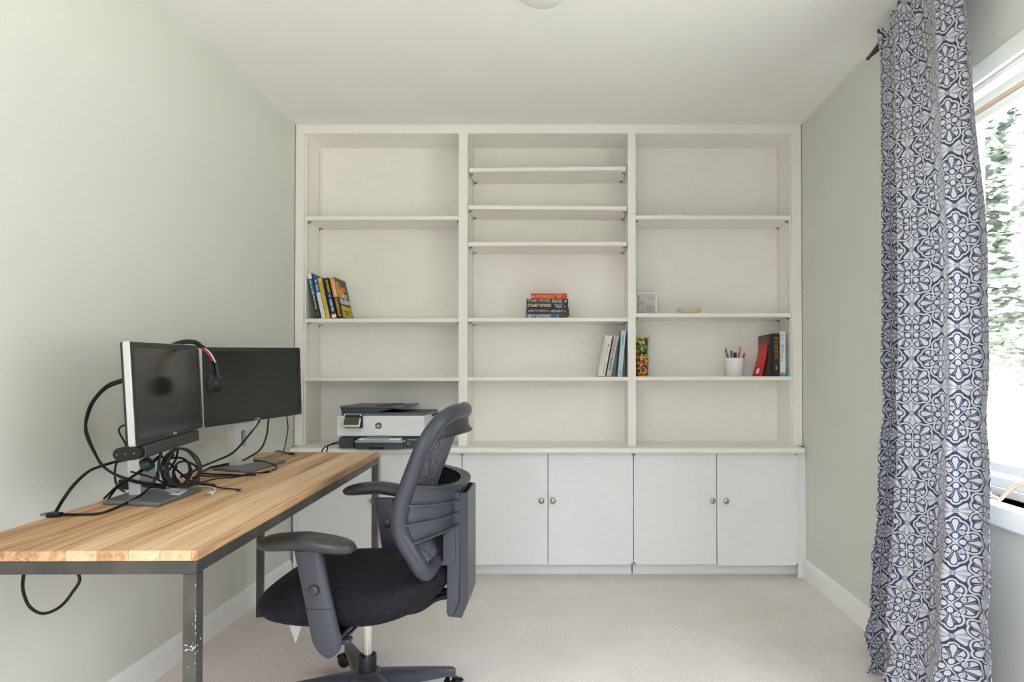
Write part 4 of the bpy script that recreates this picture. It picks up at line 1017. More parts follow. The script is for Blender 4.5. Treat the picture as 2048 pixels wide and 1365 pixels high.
# little box frame with flower art
fz = SH['c2'][0] + .0004; fy = 3.40
f0, f1 = .386, X_(1314, fy, 600); fz1 = Z_(585.5, fy)
t = thing('picture_frame', 'small white box frame with a flower vase picture in the right bay', 'picture', ((f0 + f1) / 2, fy, fz))
b = NB(); fw = .010
for a, c in (((f0, fz), (f1, fz + .004)), ((f0, fz1 - fw * .7), (f1, fz1)), ((f0, fz + .004), (f0 + fw, fz1 - fw * .7)), ((f1 - fw, fz + .004), (f1, fz1 - fw * .7))): box(b, (a[0], fy, a[1]), (c[0], fy + .03, c[1]))
obj('frame', b, M['white'], t, bevel=.001)
pc = obj('picture_card', bx((f0 + fw, fy + .012, fz + .004), (f1 - fw, fy + .02, fz1 - fw * .7)), mat('grey_card', (206, 200, 200), 0.8), t, smooth=0)
def pxf(x, y): p = at(x, y, fy + .0115); return p
b = NB(); va = [(1276.5, 612), (1277.8, 625.3), (1284.5, 625.3), (1285.7, 610)]
for a, c in zip(va, va[1:]): tube(b, [pxf(*a), pxf(*c)], .0009, 6, smooth=False)
obj('vase_drawing', b, mat('sepia_line', (120, 98, 84), .8), pc)
rd = random.Random(5)
cols = [('petal_a', (228, 190, 130)), ('petal_b', (214, 160, 110)), ('petal_c', (170, 180, 130)), ('petal_d', (150, 110, 80))]
fl_ = [NB() for _ in cols]
spots = [(rd.gauss(1275.5, 2.2), rd.uniform(593, 612)) for _ in range(46)] + [(rd.gauss(1282, 4), rd.uniform(605, 611)) for _ in range(24)] + [(rd.gauss(1301, 3.2), rd.uniform(591.5, 599)) for _ in range(22)] + [(rd.gauss(1287, 1.2), rd.uniform(601, 607)) for _ in range(8)]
for x, y in spots:
    if x < 1273.5 or x > 1308: continue
    p = pxf(x, y); k = rd.randrange(4); a = rd.uniform(0, 3); r_ = rd.uniform(.0018, .0036)
    lathe(fl_[k], [(r_, -.0004), (r_, .0003)], p, 'Y', 7, sx=rd.uniform(.5, 1))
for bm_, c in zip(fl_, cols): obj('flower_drawing', bm_, pcol(*c), pc, smooth=0)
b = NB()
for i, (y, x0_, x1_) in enumerate(((613.2, 1290, 1308.6), (616, 1290, 1308.6), (618.2, 1292, 1305), (620.4, 1292, 1306), (624.5, 1290, 1307))): bars(b, pxf(x0_, y), (1, 0, 0), (0, 0, 1), pxf(x1_, y).x - pxf(x0_, y).x, .0036, random.Random(60 + i))
obj('handwriting', b, M['ink'], pc, smooth=0)
# shallow boat-shaped dish
dy_ = 3.40; dx_ = X_(1377.7, dy_, 620); dzz = SH['c2'][0] + .0005
hw = (X_(1402, dy_, 620) - X_(1353.5, dy_, 620)) / 2; dh = Z_(617.6, dy_) - dzz
rings = []
prof = [(.72, 0, 0), (.74, .0, .002), (.87, .5, .0), (1.0, 1.0, 0), (.965, 1.0, 0), (.85, .55, 0), (.66, .12, 0), (.0, .10, 0)]
b = NB()
for s_, hh, e in prof:
    ring_ = []
    for k in range(48):
        a = 2 * PI * k / 48; ca, sa = math.cos(a), math.sin(a)
        x = hw * s_ * math.copysign(abs(ca) ** .8, ca); y = .05 * s_ * math.copysign(abs(sa) ** .8, sa)
        dip = -.0045 * (abs(ca) ** 3) * (1 if hh > .5 else 0)
        ring_.append(V((dx_ + x, dy_ + y, dzz + dh * hh + dip * hh)))
    rings.append(ring_)
loft(b, rings)
obj('dish', b, mat('cream_ceramic', (222, 212, 190), 0.3), smooth=70, label='small cream boat shaped dish on the upper right bay shelf', cat='dish')
# white cup of pens
cy_ = 3.41; cz = on('c3', 1.0); cx_ = X_(1469, cy_, 735)
r1 = (X_(1489, cy_, 720) - X_(1449.5, cy_, 720)) / 2; r0 = (X_(1484.5, cy_, 748) - X_(1454, cy_, 748)) / 2; ch = Z_(716.5, cy_) - cz
t = thing('pen_cup', 'small white tapered pail holding pens in the right bay', 'pen cup', (cx_, cy_, cz))
obj('cup', lathe(NB(), [(r0, 0), (r0 + .001, .001), (r1 - .0005, ch - .003), (r1 + .0012, ch - .002), (r1 + .0012, ch), (r1 - .001, ch), (r0 - .002, .003), (0, .003)], (cx_, cy_, cz), n=48), M['white'], t, smooth=50)
b = NB(); e0 = V((cx_ - r1 * .38, cy_ - r1 * .90, cz + ch - .012)); tube(b, [e0 + V((0, 0, .004)), e0 + V((.004, -.003, 0)), e0 + V((.002, -.004, -.005)), e0 + V((-.004, -.003, -.006))], .0011, 6)
obj('handle_lug', b, M['nickel'], t)
def pen(label, px, py, bx_px, r, col, tipcol, kind, cat='pen'):
    top = at(px, py, cy_ + random.uniform(-.012, .012)); bot = V((X_(bx_px, cy_, 740), cy_ + random.uniform(-.008, .008), cz + .008))
    d = (top - bot).normalized(); q = d.to_track_quat('Z', 'Y').to_matrix().to_4x4(); Lg = (top - bot).length
    T = Matrix.Translation(bot) @ q
    t = thing('pencil' if cat == 'pencil' else ('marker' if cat == 'marker' else 'pen'), label, cat, bot, q, 'pens in the white pail')
    obj('barrel', lathe(NB(), [(r * .5, 0), (r, .006), (r, Lg - .026)], (0, 0, 0), n=12), pcol(*col), t, local=True)
    if kind == 'cap': pr_ = [(r * 1.12, Lg - .0258), (r * 1.15, Lg - .003), (r * .8, Lg)]
    elif kind == 'ball': pr_ = [(r * .9, Lg - .0258), (r * 1.0, Lg - .016), (r * 1.25, Lg - .010), (r * 1.2, Lg - .004), (r * .6, Lg)]
    else: pr_ = [(r, Lg - .0258), (r, Lg - .002), (r * .9, Lg)]
    cp = obj('cap' if cat != 'pencil' else 'eraser', lathe(NB(), pr_, (0, 0, 0), n=12), pcol(*tipcol), t, local=True)
    if kind == 'cap': obj('clip', bx((r * 1.1, -.0012, Lg - .035), (r * 1.1 + .0018, .0012, Lg - .004)), pcol(*tipcol), cp, local=True)
pen('blue capped pen leaning left behind the yellow marker', 1451, 697.5, 1463, .0042, ('penblue', (70, 84, 190)), ('penblue', (70, 84, 190)), 'cap')
pen('fat yellow marker at the left rim of the pail', 1450.5, 703, 1460, .0062, ('mkyel', (238, 220, 30)), ('mkyel', (238, 220, 30)), 'flat', 'marker')
pen('thin amber pencil beside the yellow marker', 1456.5, 708, 1463, .0036, ('amberp', (226, 166, 30)), ('amberp2', (236, 190, 60)), 'flat', 'pencil')
pen('blue marker with a round grey and white top', 1462.5, 701.5, 1465, .0058, ('mkblue', (40, 112, 190)), ('mkgrey', (110, 106, 100)), 'ball', 'marker')
pen('dark purple pen in the middle of the pail', 1468.5, 705.5, 1468, .0042, ('purp', (70, 34, 92)), ('purp', (70, 34, 92)), 'cap')
pen('dark green pen beside the purple one', 1471.5, 705.5, 1470, .0040, ('penin', (24, 52, 50)), ('penin', (24, 52, 50)), 'cap')
pen('tall coral red pen standing highest in the pail', 1480.5, 694, 1472, .0050, ('coral', (206, 92, 76)), ('coral2', (232, 122, 104)), 'cap')
pen('brown wooden pencil leaning right in the pail', 1489, 706.5, 1476, .0042, ('brownp', (176, 122, 50)), ('brownp2', (150, 96, 40)), 'flat', 'pencil')
pen('pale tan pencil leaning furthest to the right', 1493, 708, 1479, .0042, ('tanp', (226, 190, 140)), ('tanp2', (236, 214, 180)), 'flat', 'pencil')
# upright books at the right end of the right bay
zs = SH['c3'][1] + .0004
GRR = 'books at the right end of the right bay'
Yq = YF + .028
def upright(px0_, px1_, yt, label, d, col, bands, prints, ang_=0, Y=None):
    Y = Y or Yq
    xa, xb = X_(px0_, Y, 740), X_(px1_, Y, 740); h = Z_(yt, Y) - zs
    return book(label, GRR, (xa, Y, zs + (xb - xa) * math.sin(math.radians(max(0, ang_)))), Matrix.Rotation(math.radians(ang_), 4, 'Y'), xb - xa, d, h, col, bands, prints)
upright(1560.5, 1571.3, 663, 'tall white paper-covered book with faint blue print, furthest right', .20, ('greywhite', (222, 224, 228)), [(.001, .016, ('cyanband', (84, 150, 184)), 's')], [('b', 50, .172, .078, .0050, .0105, ('inkblue', (92, 104, 130))), ('b', 51, .172, .125, .0135, .019, ('inkblue', (92, 104, 130))), ('b', 52, .228, .19, .0165, .019, ('greyprint', (140, 138, 134))), ('b', 54, .228, .188, .0065, .009, ('greyprint', (140, 138, 134))), ('r', .003, .026, .019, .0215, ('inkblue', (92, 104, 130)))])
gold_ = ('goldink', (226, 158, 74))
upright(1546.5, 1558.3, 667.5, 'thick dark book with gold spine lines, left of the white one', .19, ('darkbrown', (44, 26, 26)), [], [('h', 55, [.208, .203], .006, .028, .0036, gold_), ('h', 57, [.192, .186, .180, .174, .168], .007, .028, .0022, gold_), ('h', 63, [.155], .006, .028, .0062, gold_), ('h', 64, [.147, .141], .007, .028, .0022, gold_), ('h', 66, [.131], .006, .028, .0055, gold_), ('h', 67, [.122, .115, .109, .103, .097], .007, .028, .0022, gold_), ('d', .017, .052, .0045, gold_), ('r', .013, .021, .040, .046, gold_), ('h', 73, [.034], .012, .022, .003, gold_)])
upright(1537.8, 1545.9, 669.5, 'plain black-brown book with flat brown side, behind the red booklet', .18, ('blackbrown', (26, 20, 20)), [(.0005, .2215, ('brownside', (112, 76, 60)), 'b')], [])
red = thing('booklet', 'bent red paperback leaning against the dark books in the right bay', 'book', (X_(1515, Yq, 740), Yq, zs), group=GRR)
# curved cover, bending as it leans; spine edge on the right
def red_pt(k, y, dx=0.0):
    zt_ = Z_(689.5, Yq - .002) - zs
    z = zs + zt_ * k
    xr = [1529.5, 1531.8, 1534.0, 1536.2, 1537.2]
    i = min(3, int(k * 4)); f = k * 4 - i
    return V((X_(xr[i] + (xr[i + 1] - xr[i]) * f, Yq, 740) - .0016 - dx - .0008, y, z))
rows = []
for i in range(13):
    k = i / 12
    rows.append([red_pt(k, Yq + .004 + j * .118 / 6, .0135 * (1 - k) ** 1.6 + .008 * (j / 6.0) * (.6 + .4 * (1 - k)) + .006) for j in range(7)])
b = grid(NB(), rows); thicken(b, .0008); obj('cover', b, pcol('bookred', (206, 42, 48)), red, smooth=60)
b = NB(); rows2 = [[red_pt(i / 12, Yq + .002, .0135 * (1 - i / 12) ** 1.6 + .0062 - j * .005 * (1 - .2 * i / 12)) for j in range(2)] for i in range(13)]
b = grid(b, rows2); thicken(b, .001); sp_ = obj('spine', b, pcol('spinered', (222, 30, 40)), red, smooth=60)
rows3 = [[red_pt(i / 12, Yq + .006 + j * .115, .0135 * (1 - i / 12) ** 1.6 + .0052 - .003) for j in range(2)] for i in range(13)]
b = grid(NB(), rows3); thicken(b, .003); obj('pages', b, M['cream'], red, smooth=60)
b = NB()
p0, p1, p2, p3 = rows[1][2], rows[1][4], rows[3][4], rows[3][2]
o_ = V((-.0012, 0, 0)); prism(b, [p + o_ for p in (p0, p1, p2, p3)], (.0004, 0, 0)); obj('barcode_label', b, M['paper'], red, smooth=0)
b = NB()
for i in range(4, 11):
    q = rows[i]; prism(b, [q[1] + o_, q[5] + o_, q[5] + o_ + V((0, 0, .003)), q[1] + o_ + V((0, 0, .003))], (.0003, 0, 0))
for i, (ja, jb) in ((12, (3, 5)), (0, (4, 6))):
    q = rows[i]; dz_ = -.010 if i == 12 else .006
    prism(b, [q[ja] + o_ + V((0, 0, dz_)), q[jb] + o_ + V((0, 0, dz_)), q[jb] + o_ + V((0, 0, dz_ + .004)), q[ja] + o_ + V((0, 0, dz_ + .004))], (.0003, 0, 0))
obj('back_print', b, pcol('palered', (226, 120, 112)), red, smooth=0)

# ------------------------------------------------------------------ office chair, facing the desk
HX, HY = -.663, 2.05
ch = thing('office_chair', 'black mesh-back office chair on casters pulled up to the desk', 'office chair', (HX, HY, 0))
# seat cushion
def seat_bm(a, bb, z0_, z1_, grow=0.0):
    NU, NV = 72, 14; rings = []
    for j in range(NV + 1):
        ph = -PI / 2 + PI * j / NV
        cz_, sz_ = max(0, math.cos(ph)) ** .62, math.copysign(abs(math.sin(ph)) ** .8, math.sin(ph))
        ring_ = []
        for k in range(NU):
            t = 2 * PI * k / NU; c, s = math.cos(t), math.sin(t)
            ex = .62
            x = math.copysign(abs(c) ** ex, c); y = math.copysign(abs(s) ** ex, s)
            px_, py_ = x * cz_, y * cz_
            zc_ = (z0_ + z1_) / 2 + sz_ * (z1_ - z0_) / 2
            front = max(0, -px_ - .45); rear = max(0, px_ - .25)
            zc_ += -.065 * front ** 1.4 * (1 if sz_ > -.2 else .25) + .085 * rear ** 1.6
            zc_ += .012 * (px_ * .2 - py_ * py_ * .6) * (1 if sz_ > 0 else 0)
            taper = 1.0 - .10 * max(0, px_) ** 2
            ring_.append(V((HX - .012 + px_ * a, HY + py_ * bb * taper, zc_)))
        rings.append(ring_)
    return loft(NB(), rings)
obj('seat', seat_bm(.300, .264, .312, .468), M['seat'], ch, smooth=180)
obj('seat_pan', bx((-.78, 1.92, .316), (-.54, 2.18, .345)), M['black'], ch, bevel=.01)
obj('tilt_mechanism', bx((-.715, 1.99, .282), (-.600, 2.11, .3165)), M['black'], ch, bevel=.008)
lv = NB(); a0 = at(676, 1262, 1.92); tube(lv, [V((-.66, 2.0, .295)), V((-.665, 1.90, .290)), at(688, 1277, 1.83)], .006, 8); lev = obj('lever', lv, M['chair'], ch)
b = NB(); c0 = at(688, 1279, 1.82)
loft(b, [[c0 + V((x, y, z)) for x, y in ((-.030, -.016), (.020, -.022), (.024, .012), (-.026, .018))] for z in (-.010, .006)]); obj('lever_paddle', b, M['chair'], lev, bevel=.005)
# small cloth tag hanging under the front of the seat
tg = [at(574, 1236, 1.95), at(608, 1236, 1.95), at(600, 1262, 1.95), at(591, 1288, 1.95), at(582, 1262, 1.95)]
b = NB(); prism(b, tg, (0, .0008, 0)); obj('care_tag', b, pcol('taglabel', (204, 196, 190), .9), ch, smooth=0, label='small pale cloth tag')

def arm(Y, s, pts_x, ztop, post_top, post_bot, wtop, wbot, btn, split):
    """pts_x: front and rear X of the pad; ztop: height of the pad's top."""
    x0_, x1_ = pts_x; n = 22; rings = []
    for i in range(n + 1):
        u = i / n; x = x0_ + (x1_ - x0_) * u
        e = (1 - abs(2 * u - 1) ** 4.5) ** .5 if 0 < u < 1 else 0.12
        e = max(e, .12)
        zc_ = ztop - .021 + .010 * math.sin(PI * u) - .016 * max(0, u - .5) * 2 - .004 * max(0, .4 - u)
        ring_ = []
        for k in range(20):
            t = 2 * PI * k / 20; c, q = math.cos(t), math.sin(t)
            yy = math.copysign(abs(c) ** .75, c) * .046 * e; zz = math.copysign(abs(q) ** .8, q) * (.022 if q > 0 else .023) * (e ** .8)
            ring_.append(V((x, Y + yy + s * .012 * math.sin(PI * u), zc_ + zz)))
        rings.append(ring_)
    pad = obj('arm_pad', loft(NB(), rings), M['chair2'], ch, smooth=180)
    a, c = V(post_top), V(post_bot); d = c - a
    def sect(k, w, tt, n=16):
        p = a + d * k; return [p + V((math.copysign(abs(math.cos(2 * PI * j / n)) ** .7, math.cos(2 * PI * j / n)) * w, math.copysign(abs(math.sin(2 * PI * j / n)) ** .7, math.sin(2 * PI * j / n)) * tt, 0)) for j in range(n)]
    up_ = loft(NB(), [sect(k, wtop + (wbot - wtop) * k, .0165) for k in (-.02, .25, .5, split)])
    post = obj('arm_post', up_, M['chair'], ch, smooth=50)
    ks = [split + .004, split + .02] + [split + .02 + (1 - split - .02) * q for q in (.3, .55, .66, .76, .85, .91, .95, .98, 1.0)]
    def wend(k):
        q = max(0, (k - .82) / .18); return math.sqrt(max(.004, 1 - q * q))
    lo_ = loft(NB(), [sect(k, (wtop + (wbot - wtop) * min(1, k * 1.1)) * wend(k) * (1.0 if k > split + .01 else .97), .0185) for k in ks])
    obj('arm_bracket', lo_, M['chair'], ch, smooth=50)
    bp_ = a + d * btn + V((0, -.0165, 0))
    b = lathe(NB(), [(.0165, .002), (.0165, -.0008), (.0145, -.0012)], bp_, 'Y', 28)
    bt = obj('button_recess', b, M['black'], post, smooth=50)
    b = lathe(NB(), [(.0132, .0), (.0132, -.0042), (.0118, -.0052), (0, -.0054)], bp_ + V((0, -.0012, 0)), 'Y', 28)
    obj('button', b, M['chair'], post, smooth=50)
    yb_ = c + V((0, 0, .045))
    b = NB(); box(b, (yb_.x - .026, min(Y, HY - s * .02), .322), (yb_.x + .024, max(Y, HY - s * .02), .337)); obj('arm_support', b, M['black'], ch, bevel=.003)
Yn, Yf_ = 1.745, 2.345
arm(Yn, -1, (at(515, 1090, Yn).x, at(713, 1100, Yn).x), at(600, 1072, Yn).z, at(617, 1105, Yn), at(661, 1313, Yn), .038, .041, .35, .53)
arm(Yf_, 1, (at(686, 985, Yf_).x, at(686, 985, Yf_).x + .285), at(740, 971, Yf_).z, at(770, 1000, Yf_), at(792, 1150, Yf_), .038, .040, .30, .62)
# backrest hoop
near = [(868, 1146, 1.90), (850, 1146, 1.865), (826, 1112, 1.845), (801, 1064, 1.838), (803, 1012, 1.836), (824, 950, 1.836), (848, 892, 1.845), (874, 852, 1.875), (900, 830, 1.93), (917, 824, 1.985)]
nv = [at(*p) for p in near]
nv[0] = V((nv[1].x + .012, 1.93, nv[1].z + .004))
loop = nv + [V((nv[-1].x + .008, HY, nv[-1].z + .001))] + [V((p.x, 2 * HY - p.y, p.z)) for p in reversed(nv)] + [V((nv[0].x + .006, HY, nv[0].z + .006))]
obj('back_frame', tube(NB(), loop, .0265, 14, closed=True, sub=6, ry=.023), M['chair'], ch, smooth=180)
prof_n = spline(nv[1:], 6)
rows = []
for p in prof_n[::2]:
    w_ = HY - p.y; bel = .045 * (w_ / .21) ** 1.5
    rows.append([V((p.x + .004 + bel * (1 - (2 * j / 14 - 1) ** 2), p.y + 2 * w_ * j / 14, p.z)) for j in range(15)])
b = grid(NB(), rows); thicken(b, .004); obj('back_mesh', b, M['mesh'], ch, smooth=180)
# flared handle flap behind the top of the hoop
hr = []
for (dx1, dz1, sy) in ((-.028, .012, .80), (.004, .022, .95), (.020, .004, 1.0), (.016, -.026, 1.0), (.018, -.048, 1.02), (.032, -.064, 1.05)):
    r_ = []
    for j in range(17):
        q = 2 * j / 16 - 1
        r_.append(V((nv[-1].x + .004 + dx1 - (.052 + .030 * max(0, -dz1 / .06)) * q * q, HY + q * .150 * sy, nv[-1].z + dz1 - .016 * q * q + (-.012 * (1 - q * q) * 0))))
    hr.append(r_)
b = grid(NB(), hr); thicken(b, .007); obj('headrest_flap', b, M['chair2'], ch, smooth=180)
# wrap-around lumbar shell with fins
plan = [(-.487, 1.842), (-.455, 1.850), (-.415, 1.868), (-.380, 1.900), (-.355, 1.945), (-.342, 1.995), (-.338, 2.05)]
plan = plan + [(x, 2 * HY - y) for x, y in reversed(plan[:-1])]
P2 = [V((x, y, 0)) for x, y in plan]; P2 = spline(P2, 4)
def shell(off, zt_, zb_f, thick):
    rows = []
    n = len(P2); nr = []
    for i in range(n):
        t = (P2[min(n - 1, i + 1)] - P2[max(0, i - 1)]).normalized(); nr.append(V((t.y, -t.x, 0)))
    for i in range(n):
        u = abs(2 * i / (n - 1) - 1)
        o = P2[i] + nr[i] * off; q = P2[i] + nr[i] * (off - thick)
        zb_ = zb_f(u); zt2_ = zt_(u)
        rows.append([V((o.x, o.y, zb_)), V((o.x, o.y, zt2_)), V((q.x, q.y, zt2_)), V((q.x, q.y, zb_))])
    return loft(NB(), rows)
def xz(x, y, Y): return at(x, y, Y).z
zt_n, zt_r = xz(800, 966, 1.84), xz(905, 974, 1.95)
fin = [((785, 1009), (905, 1000)), ((777, 1050), (905, 1022)), ((790, 1094), (905, 1043))]
fz_ = [(xz(*n_, 1.84), xz(*r_, 1.95)) for n_, r_ in fin]
zl = lambda a, c: (lambda u: c + (a - c) * u ** 1.8)
obj('lumbar_shell', shell(0, zl(zt_n, zt_r + .004), zl(fz_[2][0], fz_[2][1]), .009), M['chair'], ch, smooth=60)
obj('lumbar_rim', shell(.014, zl(zt_n + .001, zt_r + .005), zl(zt_n - .006, zt_r - .003), .034), M['chair2'], ch, smooth=60)
for a, c in fz_: obj('fin', shell(.018, zl(a + .001, c + .001), zl(a - .004, c - .004), .018), M['chair'], ch, smooth=60)
# rear shield, its web and the J bar
def pt(x, y, Y): return at(x, y, Y)
Ys_ = 1.945
sh_ = [pt(893, 1055, Ys_), pt(893, 1228, Ys_), pt(897, 1235, Ys_), pt(905, 1236, Ys_), pt(918, 1205, Ys_), pt(921, 1000, Ys_), pt(916, 985, Ys_), pt(905, 985, Ys_), pt(903, 1055, Ys_)]
b = NB(); prism(b, sh_, (0, 2 * (HY - Ys_), 0)); obj('rear_shield', b, M['chair'], ch, bevel=.003)
b = NB(); q = [pt(917, 1005, Ys_), pt(917, 1200, Ys_), pt(906, 1236, Ys_), pt(912, 1228, 1.97), pt(930, 1180, 1.97), pt(932, 985, 1.97), pt(922, 972, 1.97)]
xo = .022
ra = [V((p.x, p.y, p.z)) for p in (pt(920, 988, Ys_), pt(920, 1203, Ys_), pt(907, 1235, Ys_))]
rb = [V((p.x + xo, p.y + .022, p.z - .006 * i)) for i, p in enumerate(ra)]
rows = [ra, rb, [V((p.x, 2 * HY - p.y, p.z)) for p in rb], [V((p.x, 2 * HY - p.y, p.z)) for p in ra]]
b = grid(NB(), rows); thicken(b, .008); obj('shield_cover', b, M['chair'], ch, smooth=30)
b = NB(); prism(b, [pt(886, 1071, Ys_), pt(911, 1050, Ys_), pt(911, 1129, Ys_), pt(870, 1134, Ys_), pt(868, 1128, Ys_), pt(886, 1122, Ys_)], (0, .022, 0)); b.transform(Matrix.Translation((0, -.004, 0))); obj('side_web', b, M['chair'], ch, bevel=.002)
b = NB(); prism(b, [V((p.x, 2 * HY - p.y - .022, p.z)) for p in (pt(886, 1071, Ys_), pt(911, 1050, Ys_), pt(911, 1129, Ys_), pt(870, 1134, Ys_), pt(868, 1128, Ys_), pt(886, 1122, Ys_))], (0, .022, 0)); obj('side_web', b, M['chair'], ch, bevel=.002)
for dy_c in (-.028, .028):
    b = NB(); zj_ = at(880, 1196, 2.0).z
    tube(b, [V((-.62, HY + dy_c, .30)), V((-.50, HY + dy_c, .308)), V((-.43, HY + dy_c, zj_ - .012)), V((-.375, HY + dy_c, zj_))], .0105, 10); obj('j_bar', b, M['black'], ch)
# gas lift and five-star base
obj('gas_lift', lathe(NB(), [(.0165, .10), (.0165, .27)], (HX, HY, 0), n=28), M['chrome'], ch)
obj('column_collar', lathe(NB(), [(.029, .088), (.029, .149), (.027, .152), (.0185, .152), (.0185, .10)], (HX, HY, 0), n=32), M['black'], ch, smooth=50)
obj('hub', lathe(NB(), [(.046, .056), (.056, .064), (.054, .090), (.040, .0985), (.030, .0995)], (HX, HY, 0), n=32), M['chair'], ch, smooth=60)
for k, adeg in enumerate((9, 122, 199, 258, 312)):
    a = math.radians(adeg); dv = V((math.cos(a), math.sin(a), 0)); sv = V((-dv.y, dv.x, 0)); Lk = .275
    rings = []
    for u, w_, za, zb_ in ((.03, .036, .058, .096), (.10, .028, .056, .096), (.19, .0215, .058, .092), (.262, .018, .066, .088), (.282, .014, .060, .086), (.290, .009, .058, .080)):
        c = V((HX, HY, 0)) + dv * u
        rings.append([c + sv * x + V((0, 0, z)) for x, z in ((-w_, za), (w_, za), (w_, zb_ - .008), (w_ * .62, zb_), (-w_ * .62, zb_), (-w_, zb_ - .008))])
    lg = obj('base_leg', loft(NB(), rings), M['chair'], ch, smooth=35)
    e = V((HX, HY, 0)) + dv * .275
    b = NB(); tube(b, [e + V((0, 0, .066)), e + V((0, 0, .040))], .0055, 10, smooth=False); obj('caster_stem', b, M['chrome'], lg)
    ca = a + (.9, .5, 1.3, .4, .8)[k]
    sw_ = V((-math.sin(ca), math.cos(ca), 0)); cc = e + V((math.cos(ca), math.sin(ca), 0)) * .012 + V((0, 0, .0245))
    R = Matrix.Translation(cc) @ sw_.to_track_quat('Z', 'Y').to_matrix().to_4x4()
    for s in (-1, 1):
        b = lathe(NB(), [(.012, s * .004), (.0225, s * .005), (.0245, s * .008), (.0245, s * .018), (.021, s * .023), (.010, s * .0245)], (0, 0, 0), n=28); b.transform(R); obj('wheel', b, M['black'], lg, smooth=50)
    rows = []
    for j in range(9):
        t = math.radians(20 + 140 * j / 8); rows.append([V((math.cos(t) * .0275, math.sin(t) * .0275, z)) for z in (-.0235, .0235)])
    hb_ = grid(NB(), rows); thicken(hb_, .0025)
    Rz = Matrix.Translation(cc) @ Matrix(((math.cos(ca), 0, sw_.x, 0), (math.sin(ca), 0, sw_.y, 0), (0, 1, 0, 0), (0, 0, 0, 1)))
    hb_.transform(Rz); obj('caster_hood', hb_, M['black'], lg, smooth=60)

# ------------------------------------------------------------------ curtain and rod
rod = thing('curtain_rod', 'dark bronze curtain rod with pointed finial above the window', 'curtain rod', (1.212, 1.4, 2.338))
rx, rz = 1.212, 2.356
obj('rod', lathe(NB(), [(.009, .30), (.009, 2.285)], (rx, 0, rz), 'Y', 16), M['bronze'], rod)
obj('finial', lathe(NB(), [(.010, 2.283), (.014, 2.287), (.014, 2.296), (.019, 2.305), (.019, 2.312), (.0135, 2.355), (.0055, 2.425), (.0055, 2.430), (.0075, 2.435), (.0055, 2.441), (.0, 2.442)], (rx, 0, rz), 'Y', 20), M['bronze'], rod, smooth=50)
b = NB(); box(b, (rx - .004, 2.262, rz - .005), (XR - .002, 2.270, rz + .005)); box(b, (XR - .008, 2.248, rz - .03), (XR, 2.284, rz + .03)); obj('bracket', b, M['bronze'], rod)
b = NB(); box(b, (rx - .004, .42, rz - .005), (XR - .002, .428, rz + .005)); box(b, (XR - .008, .406, rz - .03), (XR, .442, rz + .03)); obj('bracket', b, M['bronze'], rod)

KT = [(1.195, 2.285), (1.174, 2.266), (1.186, 2.215), (1.170, 2.165), (1.140, 2.105), (1.160, 2.065), (1.180, 2.015), (1.160, 1.930), (1.138, 1.880), (1.152, 1.840), (1.168, 1.800), (1.155, 1.770), (1.175, 1.815)]
KM = [(1.210, 2.250), (1.120, 2.165), (1.190, 2.160), (1.150, 2.050), (1.080, 1.985), (1.120, 1.940), (1.165, 1.890), (1.140, 1.820), (1.100, 1.755), (1.135, 1.737), (1.165, 1.720), (1.155, 1.668), (1.190, 1.740)]
KB = [(1.200, 2.300), (1.085, 2.215), (1.150, 2.210), (1.110, 2.060), (1.030, 1.985), (1.070, 1.940), (1.100, 1.890), (1.080, 1.810), (1.050, 1.745), (1.090, 1.715), (1.135, 1.690), (1.140, 1.650), (1.180, 1.725)]
def mixk(a, c, f): return [(x0 + (x1 - x0) * f, y0 + (y1 - y0) * f) for (x0, y0), (x1, y1) in zip(a, c)]
keys = [(2.345, KT), (1.90, mixk(KT, KM, .45)), (1.45, KM), (.95, mixk(KM, KB, .06)), (.62, mixk(KM, KB, .35)), (.30, mixk(KM, KB, .8)), (.0, KB)]
def plan_at(z):
    z = min(max(z, 0), 2.345)
    for (za, ka), (zb_, kb) in zip(keys, keys[1:]):
        if zb_ <= z <= za:
            f = (za - z) / (za - zb_); return mixk(ka, kb, f * f * (3 - 2 * f) * .5 + f * .5)
    return keys[-1][1]
NS = 12
mid = spline([V((x, y, 0)) for x, y in KM], NS)
arc = [0.0]
for p, q in zip(mid, mid[1:]): arc.append(arc[-1] + (q - p).length)
PS = .0874                                               # pattern module in metres
